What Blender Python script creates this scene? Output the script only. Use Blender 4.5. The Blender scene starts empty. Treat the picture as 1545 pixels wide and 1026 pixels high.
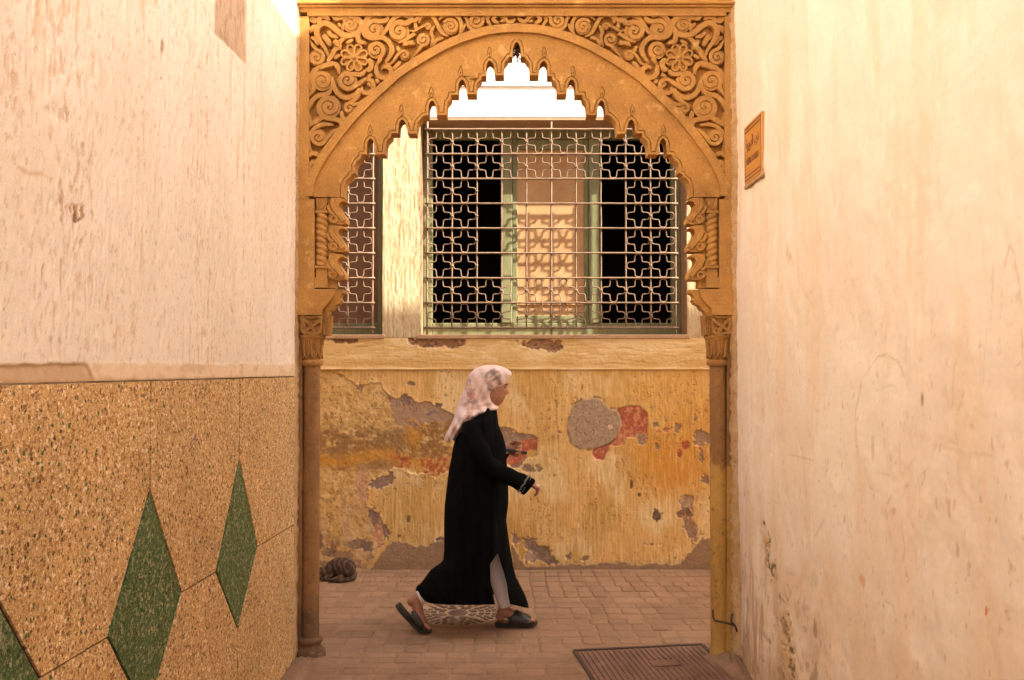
import bpy, bmesh, math, random
import numpy as np
from mathutils import Vector, Matrix
from mathutils.geometry import tessellate_polygon

random.seed(7)
rng = np.random.default_rng(7)
sc = bpy.context.scene
COL = sc.collection

# ------------------------------------------------------------------ camera, sky, sun, exposure
F, CX, CY, EYE = 1300.0, 772.5, 513.0, 1.60
PITCH = math.atan(33 / F)
cam = bpy.data.cameras.new('camera')
cam.sensor_width = 36.0
cam.lens = 36.0 * F / 1545.0
cam.clip_start = 0.05
cam.clip_end = 400
camo = bpy.data.objects.new('camera', cam)
COL.objects.link(camo)
camo.location = (0, 0, EYE)
camo.rotation_euler = (math.pi / 2 + PITCH, 0, 0)
sc.camera = camo

SUN_DIR = Vector((-0.76, 0.26, -0.62)).normalized()          # the way the light travels
world = bpy.data.worlds.new('World')
sc.world = world
world.use_nodes = True
wn = world.node_tree
bg = wn.nodes['Background']
sky = wn.nodes.new('ShaderNodeTexSky')
sky.sky_type = 'NISHITA'
sky.sun_disc = False
sky.sun_elevation = math.asin(-SUN_DIR.z)
sky.sun_rotation = math.atan2(-SUN_DIR.x, -SUN_DIR.y)
sky.dust_density = 5.0
sky.air_density = 1.0
sky.ozone_density = 0.6
wn.links.new(sky.outputs[0], bg.inputs[0])
bg.inputs[1].default_value = 0.15
sun = bpy.data.lights.new('sun', 'SUN')
sun.energy = 4.6
sun.angle = math.radians(0.5)
sun.color = (1.0, 0.90, 0.76)
suno = bpy.data.objects.new('sun', sun)
COL.objects.link(suno)
suno.location = (6, -3, 9)
suno.rotation_euler = SUN_DIR.to_track_quat('-Z', 'Y').to_euler()

sc.view_settings.view_transform = 'Standard'
sc.view_settings.look = 'None'
sc.view_settings.gamma = 1.0
sc.view_settings.use_curve_mapping = False
sc.view_settings.exposure = 2.02
sc.view_settings.use_white_balance = True                    # the photograph is balanced very warm
sc.view_settings.white_balance_temperature = 6750
sc.view_settings.white_balance_tint = 10
sc.cycles.max_bounces = 10
sc.cycles.diffuse_bounces = 8

# ------------------------------------------------------------------ measuring: camera rays on known planes
_ct, _st = math.cos(PITCH), math.sin(PITCH)


def ray(px, py):
    dx = (px - CX) / F
    dy = (CY - py) / F
    return dx, _ct - dy * _st, _st + dy * _ct


def at_Y(px, py, Y):
    a, b, c = ray(px, py)
    return (a * Y / b, Y, EYE + c * Y / b)


def at_X(px, py, X):
    a, b, c = ray(px, py)
    return (X, b * X / a, EYE + c * X / a)


def at_Z(px, py, Z=0.0):
    a, b, c = ray(px, py)
    t = (Z - EYE) / c
    return (a * t, b * t, Z)


XL, XR = -1.166, 1.213          # the two alley walls
YA = 4.655                      # front of the arch
YB = 6.69                       # far wall of the lane


# ------------------------------------------------------------------ noise and 2-D helpers
_perm = np.random.default_rng(3).random((256, 256)).astype(np.float64)


def vnoise(x, y, seed=0):
    x = np.asarray(x, float) + seed * 17.31
    y = np.asarray(y, float) + seed * 9.77
    xi = np.floor(x).astype(int)
    yi = np.floor(y).astype(int)
    fx = x - xi
    fy = y - yi
    fx = fx * fx * (3 - 2 * fx)
    fy = fy * fy * (3 - 2 * fy)
    a = _perm[xi & 255, yi & 255]
    b = _perm[(xi + 1) & 255, yi & 255]
    c = _perm[xi & 255, (yi + 1) & 255]
    d = _perm[(xi + 1) & 255, (yi + 1) & 255]
    return (a * (1 - fx) + b * fx) * (1 - fy) + (c * (1 - fx) + d * fx) * fy


def fbm(x, y, seed=0, octs=4):
    s = 0
    amp = 0.5
    tot = 0
    for o in range(octs):
        s = s + amp * vnoise(x * 2 ** o, y * 2 ** o, seed + o * 5)
        tot += amp
        amp *= 0.55
    return s / tot


def sstep(a, b, x):
    t = np.clip((x - a) / (b - a), 0, 1)
    return t * t * (3 - 2 * t)


def poly_sdf(x, y, poly):
    """signed distance to a polygon, negative inside"""
    n = len(poly)
    d = np.full(x.shape, 1e9)
    inside = np.zeros(x.shape, bool)
    for i in range(n):
        x0, y0 = poly[i]
        x1, y1 = poly[(i + 1) % n]
        ex, ey = x1 - x0, y1 - y0
        L = ex * ex + ey * ey + 1e-12
        t = np.clip(((x - x0) * ex + (y - y0) * ey) / L, 0, 1)
        d = np.minimum(d, (x - x0 - t * ex) ** 2 + (y - y0 - t * ey) ** 2)
        cond = (y0 > y) != (y1 > y)
        xx = x0 + (y - y0) * ex / (ey if abs(ey) > 1e-9 else 1e-9)
        inside ^= cond & (x < xx)
    d = np.sqrt(d)
    return np.where(inside, -d, d)


def line_dist(x, y, pts):
    d = np.full(x.shape, 1e9)
    for (x0, y0), (x1, y1) in zip(pts[:-1], pts[1:]):
        ex, ey = x1 - x0, y1 - y0
        L = ex * ex + ey * ey + 1e-12
        t = np.clip(((x - x0) * ex + (y - y0) * ey) / L, 0, 1)
        d = np.minimum(d, (x - x0 - t * ex) ** 2 + (y - y0 - t * ey) ** 2)
    return np.sqrt(d)


def smooth_line(pts, n=6):
    """Catmull-Rom through the points"""
    P = [np.array(p, float) for p in pts]
    P = [2 * P[0] - P[1]] + P + [2 * P[-1] - P[-2]]
    out = []
    for i in range(1, len(P) - 2):
        p0, p1, p2, p3 = P[i - 1:i + 3]
        for k in range(n):
            t = k / n
            out.append(0.5 * ((2 * p1) + (-p0 + p2) * t + (2 * p0 - 5 * p1 + 4 * p2 - p3) * t * t
                              + (-p0 + 3 * p1 - 3 * p2 + p3) * t ** 3))
    out.append(P[-2])
    return out


# ------------------------------------------------------------------ objects
def empty(name, loc=(0, 0, 0), label=None, cat=None, group=None, kind=None):
    o = bpy.data.objects.new(name, None)
    COL.objects.link(o)
    o.location = loc
    o.empty_display_size = 0.1
    return tag(o, label, cat, group, kind)


def tag(o, label=None, cat=None, group=None, kind=None):
    if label:
        o['label'] = label
    if cat:
        o['category'] = cat
    if group:
        o['group'] = group
    if kind:
        o['kind'] = kind
    return o


def wloc(o):
    v = Vector((0, 0, 0))
    while o is not None:
        v += Vector(o.location)
        o = o.parent
    return v


def link(name, me, m, parent=None, smooth=False, origin=None):
    """link a mesh whose coordinates are world ones; its origin becomes `origin` or the parent's"""
    o = bpy.data.objects.new(name, me)
    if m is not None and len(me.materials) == 0:
        me.materials.append(m)
    COL.objects.link(o)
    base = wloc(parent) if parent else Vector((0, 0, 0))
    org = Vector(origin) if origin is not None else base
    if org.length > 0:
        me.transform(Matrix.Translation(-org))
    o.location = org - base
    o.parent = parent
    if smooth:
        me.polygons.foreach_set('use_smooth', np.ones(len(me.polygons), bool))
    return o


def mesh(name, v, f, m, parent=None, smooth=False, origin=None):
    me = bpy.data.meshes.new(name)
    me.from_pydata([tuple(map(float, p)) for p in v], [], f)
    me.update()
    return link(name, me, m, parent, smooth, origin)


class MB:
    """collects shapes for one mesh"""

    def __init__(s):
        s.v = []
        s.f = []

    def add(s, v, f):
        n = len(s.v)
        s.v += [tuple(map(float, p)) for p in v]
        s.f += [tuple(i + n for i in q) for q in f]
        return s

    def box(s, x0, x1, y0, y1, z0, z1, b=0.0):
        if b <= 0:
            v = [(x, y, z) for x in (x0, x1) for y in (y0, y1) for z in (z0, z1)]
            f = [(0, 1, 3, 2), (4, 6, 7, 5), (0, 4, 5, 1), (2, 3, 7, 6), (0, 2, 6, 4), (1, 5, 7, 3)]
            return s.add(v, f)
        bm = bmesh.new()
        bmesh.ops.create_cube(bm, size=1)
        for q in bm.verts:
            q.co = Vector(((x0 + x1) / 2 + q.co.x * (x1 - x0), (y0 + y1) / 2 + q.co.y * (y1 - y0),
                           (z0 + z1) / 2 + q.co.z * (z1 - z0)))
        bmesh.ops.bevel(bm, geom=list(bm.edges), offset=b, segments=1, affect='EDGES')
        bm.verts.index_update()
        s.add([q.co[:] for q in bm.verts], [tuple(q.index for q in p.verts) for p in bm.faces])
        bm.free()
        return s

    def tube(s, pts, r, n=8, cap=True):
        pts = [Vector(p) for p in pts]
        rr = r if hasattr(r, '__len__') else [r] * len(pts)
        rings = []
        up = None
        for i, p in enumerate(pts):
            t = (pts[min(i + 1, len(pts) - 1)] - pts[max(i - 1, 0)]).normalized()
            if up is None:
                up = Vector((0, 0, 1)) if abs(t.z) < 0.9 else Vector((1, 0, 0))
            a = t.cross(up).normalized()
            b = a.cross(t).normalized()
            up = b
            q = rr[i]
            ra, rb = q if hasattr(q, '__len__') else (q, q)
            rings.append([p + a * (ra * math.cos(2 * math.pi * k / n)) + b * (rb * math.sin(2 * math.pi * k / n))
                          for k in range(n)])
        v = [p for ring in rings for p in ring]
        f = []
        for i in range(len(rings) - 1):
            for k in range(n):
                f.append((i * n + k, i * n + (k + 1) % n, (i + 1) * n + (k + 1) % n, (i + 1) * n + k))
        if cap:
            f.append(tuple(range(n))[::-1])
            f.append(tuple((len(rings) - 1) * n + k for k in range(n)))
        return s.add(v, f)

    def ball(s, c, r, nu=14, nv=9, rot=None):
        r = r if hasattr(r, '__len__') else (r, r, r)
        v = []
        for j in range(nv + 1):
            th = math.pi * j / nv
            for i in range(nu):
                ph = 2 * math.pi * i / nu
                p = Vector((r[0] * math.sin(th) * math.cos(ph), r[1] * math.sin(th) * math.sin(ph), r[2] * math.cos(th)))
                if rot is not None:
                    p = rot @ p
                v.append(p + Vector(c))
        f = []
        for j in range(nv):
            for i in range(nu):
                f.append((j * nu + i, (j + 1) * nu + i, (j + 1) * nu + (i + 1) % nu, j * nu + (i + 1) % nu))
        return s.add(v, f)

    def lathe(s, c, prof, n=28, jitter=0.0):
        """prof: (radius, z); axis vertical through c=(x,y)"""
        v = []
        for r, z in prof:
            for k in range(n):
                a = 2 * math.pi * k / n
                q = r * (1 + jitter * math.sin(3 * a + z * 9) + jitter * math.sin(5 * a + z * 23))
                v.append((c[0] + q * math.cos(a), c[1] + q * math.sin(a), z))
        f = []
        for i in range(len(prof) - 1):
            for k in range(n):
                f.append((i * n + k, i * n + (k + 1) % n, (i + 1) * n + (k + 1) % n, (i + 1) * n + k))
        f.append(tuple(range(n))[::-1])
        f.append(tuple((len(prof) - 1) * n + k for k in range(n)))
        return s.add(v, f)

    def prism(s, poly, y0, y1):
        """polygon of (x, z) between depth y0 (front) and y1"""
        n = len(poly)
        tri = tessellate_polygon([[Vector((p[0], p[1], 0)) for p in poly]])
        v = [(p[0], y0, p[1]) for p in poly] + [(p[0], y1, p[1]) for p in poly]
        f = [tuple(t) for t in tri] + [tuple(i + n for i in t)[::-1] for t in tri]
        f += [(i, i + n, (i + 1) % n + n, (i + 1) % n) for i in range(n)]
        return s.add(v, f)

    def build(s, name, m, parent=None, smooth=False, origin=None, recalc=True):
        me = bpy.data.meshes.new(name)
        me.from_pydata(s.v, [], s.f)
        if recalc:
            bm = bmesh.new()
            bm.from_mesh(me)
            bmesh.ops.recalc_face_normals(bm, faces=bm.faces)
            bm.to_mesh(me)
            bm.free()
        me.update()
        return link(name, me, m, parent, smooth, origin)


def soften(o, ang=40):
    for p in o.data.polygons:
        p.use_smooth = True
    o.data.set_sharp_from_angle(angle=math.radians(ang))
    return o


def grid_obj(name, X, Y, Z, col, m, parent=None):
    """dense sheet from (rows, cols) arrays with a colour per vertex"""
    r, c = X.shape
    co = np.stack([X, Y, Z], -1).reshape(-1, 3).astype(np.float32)
    idx = np.arange(r * c).reshape(r, c)
    q = np.stack([idx[:-1, :-1], idx[:-1, 1:], idx[1:, 1:], idx[1:, :-1]], -1).reshape(-1, 4)
    me = bpy.data.meshes.new(name)
    me.vertices.add(r * c)
    me.vertices.foreach_set('co', co.ravel())
    me.loops.add(q.size)
    me.loops.foreach_set('vertex_index', q.ravel().astype(np.int32))
    me.polygons.add(len(q))
    me.polygons.foreach_set('loop_start', np.arange(0, q.size, 4, dtype=np.int32))
    me.polygons.foreach_set('loop_total', np.full(len(q), 4, np.int32))
    me.update(calc_edges=True)
    if col is not None:
        at = me.attributes.new('col', 'FLOAT_COLOR', 'POINT')
        rgba = np.ones((r * c, 4), np.float32)
        rgba[:, :3] = np.clip(col.reshape(-1, 3), 0.004, 0.95)
        at.data.foreach_set('color', rgba.ravel())
    return link(name, me, m, parent, smooth=True)


# ------------------------------------------------------------------ materials
def nmat(name, rough=0.85, spec=0.3):
    m = bpy.data.materials.new(name)
    m.use_nodes = True
    b = m.node_tree.nodes['Principled BSDF']
    b.inputs['Roughness'].default_value = rough
    b.inputs['Specular IOR Level'].default_value = spec
    return m, m.node_tree, b


def noise_node(nt, scale, detail=6, rough=0.6, vec=None, stretch=None):
    n = nt.nodes.new('ShaderNodeTexNoise')
    n.inputs['Scale'].default_value = scale
    n.inputs['Detail'].default_value = detail
    n.inputs['Roughness'].default_value = rough
    if vec is None:
        g = nt.nodes.new('ShaderNodeNewGeometry')
        vec = g.outputs['Position']
    if stretch:
        mp = nt.nodes.new('ShaderNodeMapping')
        mp.inputs['Scale'].default_value = stretch
        nt.links.new(vec, mp.inputs['Vector'])
        vec = mp.outputs[0]
    nt.links.new(vec, n.inputs['Vector'])
    return n


def ramp(nt, fac, stops):
    r = nt.nodes.new('ShaderNodeValToRGB')
    el = r.color_ramp.elements
    while len(el) < len(stops):
        el.new(0.5)
    for e, (p, c) in zip(el, stops):
        e.position = p
        e.color = (c[0], c[1], c[2], 1)
    nt.links.new(fac, r.inputs['Fac'])
    return r


def mix(nt, kind, fac, a, b):
    n = nt.nodes.new('ShaderNodeMix')
    n.data_type = 'RGBA'
    n.blend_type = kind
    for s, val in ((n.inputs[0], fac), (n.inputs[6], a), (n.inputs[7], b)):
        if hasattr(val, 'is_output'):
            nt.links.new(val, s)
        elif isinstance(val, (int, float)):
            s.default_value = val
        else:
            s.default_value = (*val, 1) if len(val) == 3 else val
    return n.outputs[2]


def bump(nt, b, h, strength=0.5, dist=0.004):
    n = nt.nodes.new('ShaderNodeBump')
    n.inputs['Strength'].default_value = strength
    n.inputs['Distance'].default_value = dist
    nt.links.new(h, n.inputs['Height'])
    nt.links.new(n.outputs[0], b.inputs['Normal'])


def mat_attr(name, rough=0.9, scale=140, lo=0.86, hi=1.12, bs=0.35, bd=0.003):
    m, nt, b = nmat(name, rough, 0.2)
    a = nt.nodes.new('ShaderNodeAttribute')
    a.attribute_name = 'col'
    n = noise_node(nt, scale, 5, 0.65)
    r = ramp(nt, n.outputs[0], [(0.25, (lo,) * 3), (0.75, (hi,) * 3)])
    nt.links.new(mix(nt, 'MULTIPLY', 1.0, a.outputs['Color'], r.outputs[0]), b.inputs['Base Color'])
    n2 = noise_node(nt, scale * 1.7, 4, 0.7)
    bump(nt, b, n2.outputs[0], bs, bd)
    return m


def mat_var(name, c1, c2, c3=None, scale=6, fine=90, rough=0.85, spec=0.3, bs=0.4, bd=0.004, stretch=None, rnd=0.0,
            amt=0.5):
    """mottled colour between c1 and c2 (and flecks of c3) with fine relief"""
    m, nt, b = nmat(name, rough, spec)
    n = noise_node(nt, scale, 8, 0.65, stretch=stretch)
    r = ramp(nt, n.outputs[0], [(0.32, c1), (0.68, c2)])
    out = r.outputs[0]
    n2 = noise_node(nt, fine, 5, 0.7, stretch=stretch)
    r2 = ramp(nt, n2.outputs[0], [(0.25, (1 - amt * .5,) * 3), (0.75, (1 + amt * .3,) * 3)])
    out = mix(nt, 'MULTIPLY', 1.0, out, r2.outputs[0])
    if c3 is not None:
        n3 = noise_node(nt, scale * 3.1, 6, 0.7)
        r3 = ramp(nt, n3.outputs[0], [(0.58, (0, 0, 0)), (0.70, (1, 1, 1))])
        out = mix(nt, 'MIX', r3.outputs[0], out, c3)
    if rnd > 0:
        oi = nt.nodes.new('ShaderNodeObjectInfo')
        rr = ramp(nt, oi.outputs['Random'], [(0, (1 - rnd,) * 3), (0.5, (1, 1 - rnd * .15, 1 - rnd * .25)),
                                             (1, (1 + rnd,) * 3)])
        out = mix(nt, 'MULTIPLY', 1.0, out, rr.outputs[0])
    nt.links.new(out, b.inputs['Base Color'])
    n4 = noise_node(nt, fine * 1.4, 6, 0.7, stretch=stretch)
    bump(nt, b, n4.outputs[0], bs, bd)
    return m


def mat_terrazzo(name, base, stops, scale=95):
    m, nt, b = nmat(name, 0.55, 0.4)
    g = nt.nodes.new('ShaderNodeNewGeometry')
    nz = noise_node(nt, 60, 3, 0.6)
    ad = nt.nodes.new('ShaderNodeVectorMath')
    ad.operation = 'MULTIPLY_ADD'
    nt.links.new(nz.outputs['Color'], ad.inputs[0])
    ad.inputs[1].default_value = (0.012, 0.012, 0.012)
    nt.links.new(g.outputs['Position'], ad.inputs[2])
    out = None
    hs = None
    for k, (s, thr) in enumerate(((scale, 0.05), (scale * 2.1, 0.10))):
        v = nt.nodes.new('ShaderNodeTexVoronoi')
        v.inputs['Scale'].default_value = s
        nt.links.new(ad.outputs[0], v.inputs['Vector'])
        e = nt.nodes.new('ShaderNodeTexVoronoi')
        e.feature = 'DISTANCE_TO_EDGE'
        e.inputs['Scale'].default_value = s
        nt.links.new(ad.outputs[0], e.inputs['Vector'])
        sep = nt.nodes.new('ShaderNodeSeparateColor')
        nt.links.new(v.outputs['Color'], sep.inputs[0])
        r = ramp(nt, sep.outputs[0], stops)
        r.color_ramp.interpolation = 'CONSTANT'
        mask = ramp(nt, e.outputs[0], [(thr, (0, 0, 0)), (thr + 0.06, (1, 1, 1))])
        if out is None:
            big = (r.outputs[0], mask.outputs[0], sep.outputs[1])
            out = True
        else:
            small = (r.outputs[0], mask.outputs[0])
    c = mix(nt, 'MIX', small[1], base, small[0])
    pick = ramp(nt, big[2], [(0.45, (0, 0, 0)), (0.46, (1, 1, 1))])
    f = mix(nt, 'MULTIPLY', 1.0, big[1], pick.outputs[0])
    c = mix(nt, 'MIX', f, c, big[0])
    n = noise_node(nt, 3.0, 6, 0.6)
    r = ramp(nt, n.outputs[0], [(0.3, (0.82,) * 3), (0.7, (1.1,) * 3)])
    c = mix(nt, 'MULTIPLY', 1.0, c, r.outputs[0])
    nt.links.new(c, b.inputs['Base Color'])
    bump(nt, b, small[1], 0.35, 0.002)
    return m


M = {}
M['plaster_attr'] = mat_attr('painted_plaster', 0.9, 160, 0.88, 1.10, 0.45, 0.003)
M['smooth_attr'] = mat_attr('smooth_plaster', 0.8, 60, 0.95, 1.05, 0.25, 0.002)
M['cream'] = mat_var('cream_plaster', (0.74, 0.63, 0.51), (0.80, 0.70, 0.58), None, 2.0, 60, 0.9, 0.2, 0.3, 0.003, amt=.15)
M['sunlit_white'] = mat_var('sunlit_white_plaster', (0.82, 0.78, 0.68), (0.88, 0.84, 0.74), None, 2.0, 60, 0.9, 0.2, 0.3, 0.003, amt=.12)  # white puts the sun glare on the upper far wall into its colour
M['ochre_wall'] = mat_var('ochre_plaster', (0.58, 0.38, 0.16), (0.66, 0.46, 0.22), (0.40, 0.26, 0.13), 3.0, 70, 0.9, 0.2, 0.4, 0.004)
M['stone'] = mat_var('carved_sandstone', (0.33, 0.165, 0.048), (0.54, 0.28, 0.075), (0.60, 0.36, 0.13), 3.4, 95, 0.85, 0.25, 0.6, 0.005, amt=.55)
M['stone_low'] = mat_var('worn_sandstone', (0.20, 0.098, 0.036), (0.33, 0.17, 0.058), (0.10, 0.055, 0.028), 7.0, 120, 0.8, 0.3, 0.5, 0.005, stretch=(1, 1, .35))
M['yellow_stone'] = mat_var('yellow_washed_stone', (0.44, 0.25, 0.07), (0.56, 0.35, 0.11), (0.22, 0.13, 0.06), 6.0, 120, 0.8, 0.3, 0.5, 0.005, stretch=(1, 1, .4))
M['rough_edge'] = mat_var('rough_mortar', (0.50, 0.30, 0.13), (0.66, 0.46, 0.26), (0.30, 0.17, 0.08), 12, 90, 0.95, 0.1, 0.9, 0.012)
def mat_two(name, ca, cb, zmid, soft, scale=7, edge=.35):
    """worn stone below, another coat above, meeting in a ragged line"""
    m, nt, b = nmat(name, 0.82, 0.3)
    outs = []
    for c1, c2, c3 in (ca, cb):
        n = noise_node(nt, scale, 8, .65, stretch=(1, 1, .4))
        r = ramp(nt, n.outputs[0], [(.32, c1), (.68, c2)])
        n3 = noise_node(nt, scale * 3.3, 6, .7)
        r3 = ramp(nt, n3.outputs[0], [(.56, (0, 0, 0)), (.68, (1, 1, 1))])
        outs.append(mix(nt, 'MIX', r3.outputs[0], r.outputs[0], c3))
    g = nt.nodes.new('ShaderNodeNewGeometry')
    sp = nt.nodes.new('ShaderNodeSeparateXYZ')
    nt.links.new(g.outputs['Position'], sp.inputs[0])
    n = noise_node(nt, 9, 6, .6, stretch=(1, 1, .5))
    ma = nt.nodes.new('ShaderNodeMath')
    ma.operation = 'MULTIPLY_ADD'
    nt.links.new(n.outputs[0], ma.inputs[0])
    ma.inputs[1].default_value = edge * 2
    nt.links.new(sp.outputs[2], ma.inputs[2])
    mr = nt.nodes.new('ShaderNodeMapRange')
    mr.inputs[1].default_value = zmid + edge - soft
    mr.inputs[2].default_value = zmid + edge + soft
    nt.links.new(ma.outputs[0], mr.inputs[0])
    c = mix(nt, 'MIX', mr.outputs[0], outs[0], outs[1])
    nf = noise_node(nt, 120, 5, .7)
    rf = ramp(nt, nf.outputs[0], [(.25, (.75,) * 3), (.75, (1.15,) * 3)])
    nt.links.new(mix(nt, 'MULTIPLY', 1.0, c, rf.outputs[0]), b.inputs['Base Color'])
    nb = noise_node(nt, 45, 8, .75)
    bump(nt, b, nb.outputs[0], .7, .010)
    return m


_low = ((0.20, 0.098, 0.036), (0.33, 0.17, 0.058), (0.12, 0.066, 0.034))
M['stone_low'] = mat_two('sooty_stone', ((0.065, 0.036, 0.02), (0.20, 0.105, 0.045), (0.25, 0.15, 0.075)), _low, 0.30, .10)
M['yellow_stone'] = mat_two('part_yellow_stone', ((0.40, 0.22, 0.05), (0.54, 0.32, 0.085), (0.20, 0.11, 0.05)), _low, 1.02, .03)
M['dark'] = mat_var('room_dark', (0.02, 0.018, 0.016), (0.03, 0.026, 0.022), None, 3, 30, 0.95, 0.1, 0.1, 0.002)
M['green_wood'] = mat_var('green_painted_wood', (0.17, 0.18, 0.085), (0.25, 0.255, 0.13), (0.22, 0.18, 0.10), 9, 80, 0.6, 0.4, 0.3, 0.003, stretch=(1, 1, .2))
M['tan_board'] = mat_var('tan_board', (0.44, 0.265, 0.125), (0.55, 0.35, 0.175), (0.37, 0.21, 0.09), 5, 80, 0.6, 0.35, 0.2, 0.002, amt=.2)
M['shaded_board'] = mat_var('shaded_board', (0.17, 0.085, 0.045), (0.23, 0.12, 0.065), None, 5, 80, 0.6, 0.35, 0.2, 0.002, amt=.2)  # tan board with the shade of the recess painted in as brown
M['reveal'] = mat_var('reveal_plaster', (0.42, 0.27, 0.16), (0.50, 0.33, 0.20), (0.34, 0.2, 0.11), 6, 60, 0.9, 0.2, 0.4, 0.004)
M['iron'] = mat_var('rust_flecked_iron', (0.165, 0.105, 0.064), (0.27, 0.18, 0.115), (0.085, 0.042, 0.022), 30, 220, 0.6, 0.4, 0.5, 0.002)
M['dark_iron'] = mat_var('dark_rusty_iron', (0.05, 0.03, 0.02), (0.09, 0.05, 0.03), None, 30, 200, 0.8, 0.3, 0.5, 0.002)
M['paver'] = mat_var('paving_stone', (0.225, 0.130, 0.072), (0.325, 0.195, 0.112), (0.27, 0.162, 0.095), 4.5, 90, 0.8, 0.3, 0.5, 0.006, rnd=0.11)
M['joint'] = mat_var('sandy_joint', (0.24, 0.142, 0.082), (0.34, 0.21, 0.125), (0.19, 0.11, 0.064), 7, 120, 0.95, 0.15, 0.7, 0.008)
M['cover'] = mat_var('rusty_cover', (0.15, 0.076, 0.048), (0.235, 0.125, 0.082), (0.31, 0.19, 0.125), 6, 100, 0.65, 0.4, 0.5, 0.003)
M['mosaic_dark'] = mat_var('dark_cobble', (0.075, 0.048, 0.034), (0.15, 0.098, 0.068), None, 20, 120, 0.6, 0.4, 0.5, 0.004, rnd=.3)
M['mosaic_light'] = mat_var('pale_mortar', (0.31, 0.195, 0.115), (0.41, 0.265, 0.16), (0.23, 0.145, 0.09), 12, 120, 0.9, 0.2, 0.6, 0.005)
M['terrazzo'] = mat_terrazzo('terrazzo_ochre', (0.56, 0.35, 0.14),
                             [(0.0, (0.72, 0.50, 0.25)), (0.20, (0.42, 0.22, 0.07)), (0.38, (0.85, 0.70, 0.48)),
                              (0.58, (0.64, 0.41, 0.17)), (0.76, (0.25, 0.12, 0.04)), (0.92, (0.06, 0.11, 0.03)),
                              (0.965, (0.09, 0.055, 0.025))])
M['terrazzo_green'] = mat_terrazzo('terrazzo_green', (0.07, 0.11, 0.04),
                                   [(0.0, (0.035, 0.105, 0.028)), (0.30, (0.06, 0.165, 0.048)), (0.48, (0.012, 0.042, 0.012)),
                                    (0.62, (0.24, 0.28, 0.14)), (0.92, (0.42, 0.37, 0.24))])
M['stone_mid'] = mat_var('darker_sandstone', (0.26, 0.125, 0.034), (0.42, 0.215, 0.06), (0.50, 0.30, 0.11), 8.0, 95, 0.85, 0.25, 0.6, 0.005, amt=.55)  # darker brown version of the carved sandstone, for the capitals
M['groove'] = mat_var('joint_strip', (0.05, 0.03, 0.018), (0.08, 0.05, 0.028), None, 9, 90, 0.9, 0.2, 0.2, 0.002)
M['tile'] = mat_var('glazed_tile', (0.52, 0.245, 0.062), (0.58, 0.285, 0.08), None, 8, 90, 0.35, 0.5, 0.1, 0.001, amt=.12)
M['tile_ink'] = mat_var('brown_glaze', (0.16, 0.06, 0.03), (0.20, 0.08, 0.04), None, 20, 90, 0.4, 0.5, 0.1, 0.001)
M['abaya'] = mat_var('black_cloth', (0.0022, 0.0020, 0.0020), (0.0042, 0.0038, 0.0036), None, 12, 400, 0.95, 0.05, 0.25, 0.001, amt=.2)
M['trim'] = mat_var('silver_trim', (0.10, 0.09, 0.08), (0.32, 0.29, 0.26), None, 160, 300, 0.5, 0.5, 0.4, 0.002)
M['skin'] = mat_var('skin', (0.29, 0.125, 0.068), (0.37, 0.165, 0.095), None, 18, 200, 0.55, 0.4, 0.15, 0.001, amt=.15)
M['trouser'] = mat_var('white_cotton', (0.70, 0.62, 0.57), (0.78, 0.70, 0.65), None, 12, 300, 0.9, 0.15, 0.3, 0.002, amt=.15)
M['sandal'] = mat_var('black_leather', (0.014, 0.012, 0.011), (0.024, 0.02, 0.018), None, 20, 250, 0.45, 0.5, 0.2, 0.001)
M['phone'] = mat_var('black_plastic', (0.01, 0.01, 0.01), (0.015, 0.014, 0.014), None, 20, 200, 0.35, 0.5, 0.05, 0.001)
M['paper'] = mat_var('white_paper', (0.75, 0.72, 0.68), (0.8, 0.78, 0.74), None, 20, 200, 0.9, 0.2, 0.05, 0.001)
M['scarf'] = mat_attr('printed_scarf', 0.85, 260, 0.94, 1.05, 0.2, 0.001)
M['stick'] = M['paper']


def mat_cat():
    m, nt, b = nmat('tabby_fur', 0.95, 0.1)
    w = nt.nodes.new('ShaderNodeTexWave')
    w.inputs['Scale'].default_value = 9
    w.inputs['Distortion'].default_value = 6
    w.inputs['Detail'].default_value = 3
    w.inputs['Detail Scale'].default_value = 2.2
    g = nt.nodes.new('ShaderNodeNewGeometry')
    mp = nt.nodes.new('ShaderNodeMapping')
    mp.inputs['Rotation'].default_value = (0, 0.5, 0.3)
    nt.links.new(g.outputs['Position'], mp.inputs['Vector'])
    nt.links.new(mp.outputs[0], w.inputs['Vector'])
    r = ramp(nt, w.outputs[0], [(0.25, (0.050, 0.030, 0.021)), (0.66, (0.072, 0.043, 0.029)), (0.99, (0.11, 0.070, 0.049))])
    n = noise_node(nt, 350, 3, 0.7)
    r2 = ramp(nt, n.outputs[0], [(0.3, (0.6,) * 3), (0.7, (1.3,) * 3)])
    nt.links.new(mix(nt, 'MULTIPLY', 1.0, r.outputs[0], r2.outputs[0]), b.inputs['Base Color'])
    bump(nt, b, n.outputs[0], 0.8, 0.004)
    return m


M['cat'] = mat_cat()

# ================================================================== GROUND
ground = MB()
ground.add([(-60, -60, -0.03), (60, -60, -0.03), (60, 60, -0.03), (-60, 60, -0.03)], [(0, 1, 2, 3)])
g_o = ground.build('ground', M['joint'], recalc=False)
tag(g_o, 'sandy ground beneath the alley and the lane', kind='structure')

pav = empty('pavement', (0, 5.4, 0), 'brownish stone paving of the alley and the lane', kind='structure')

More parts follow.
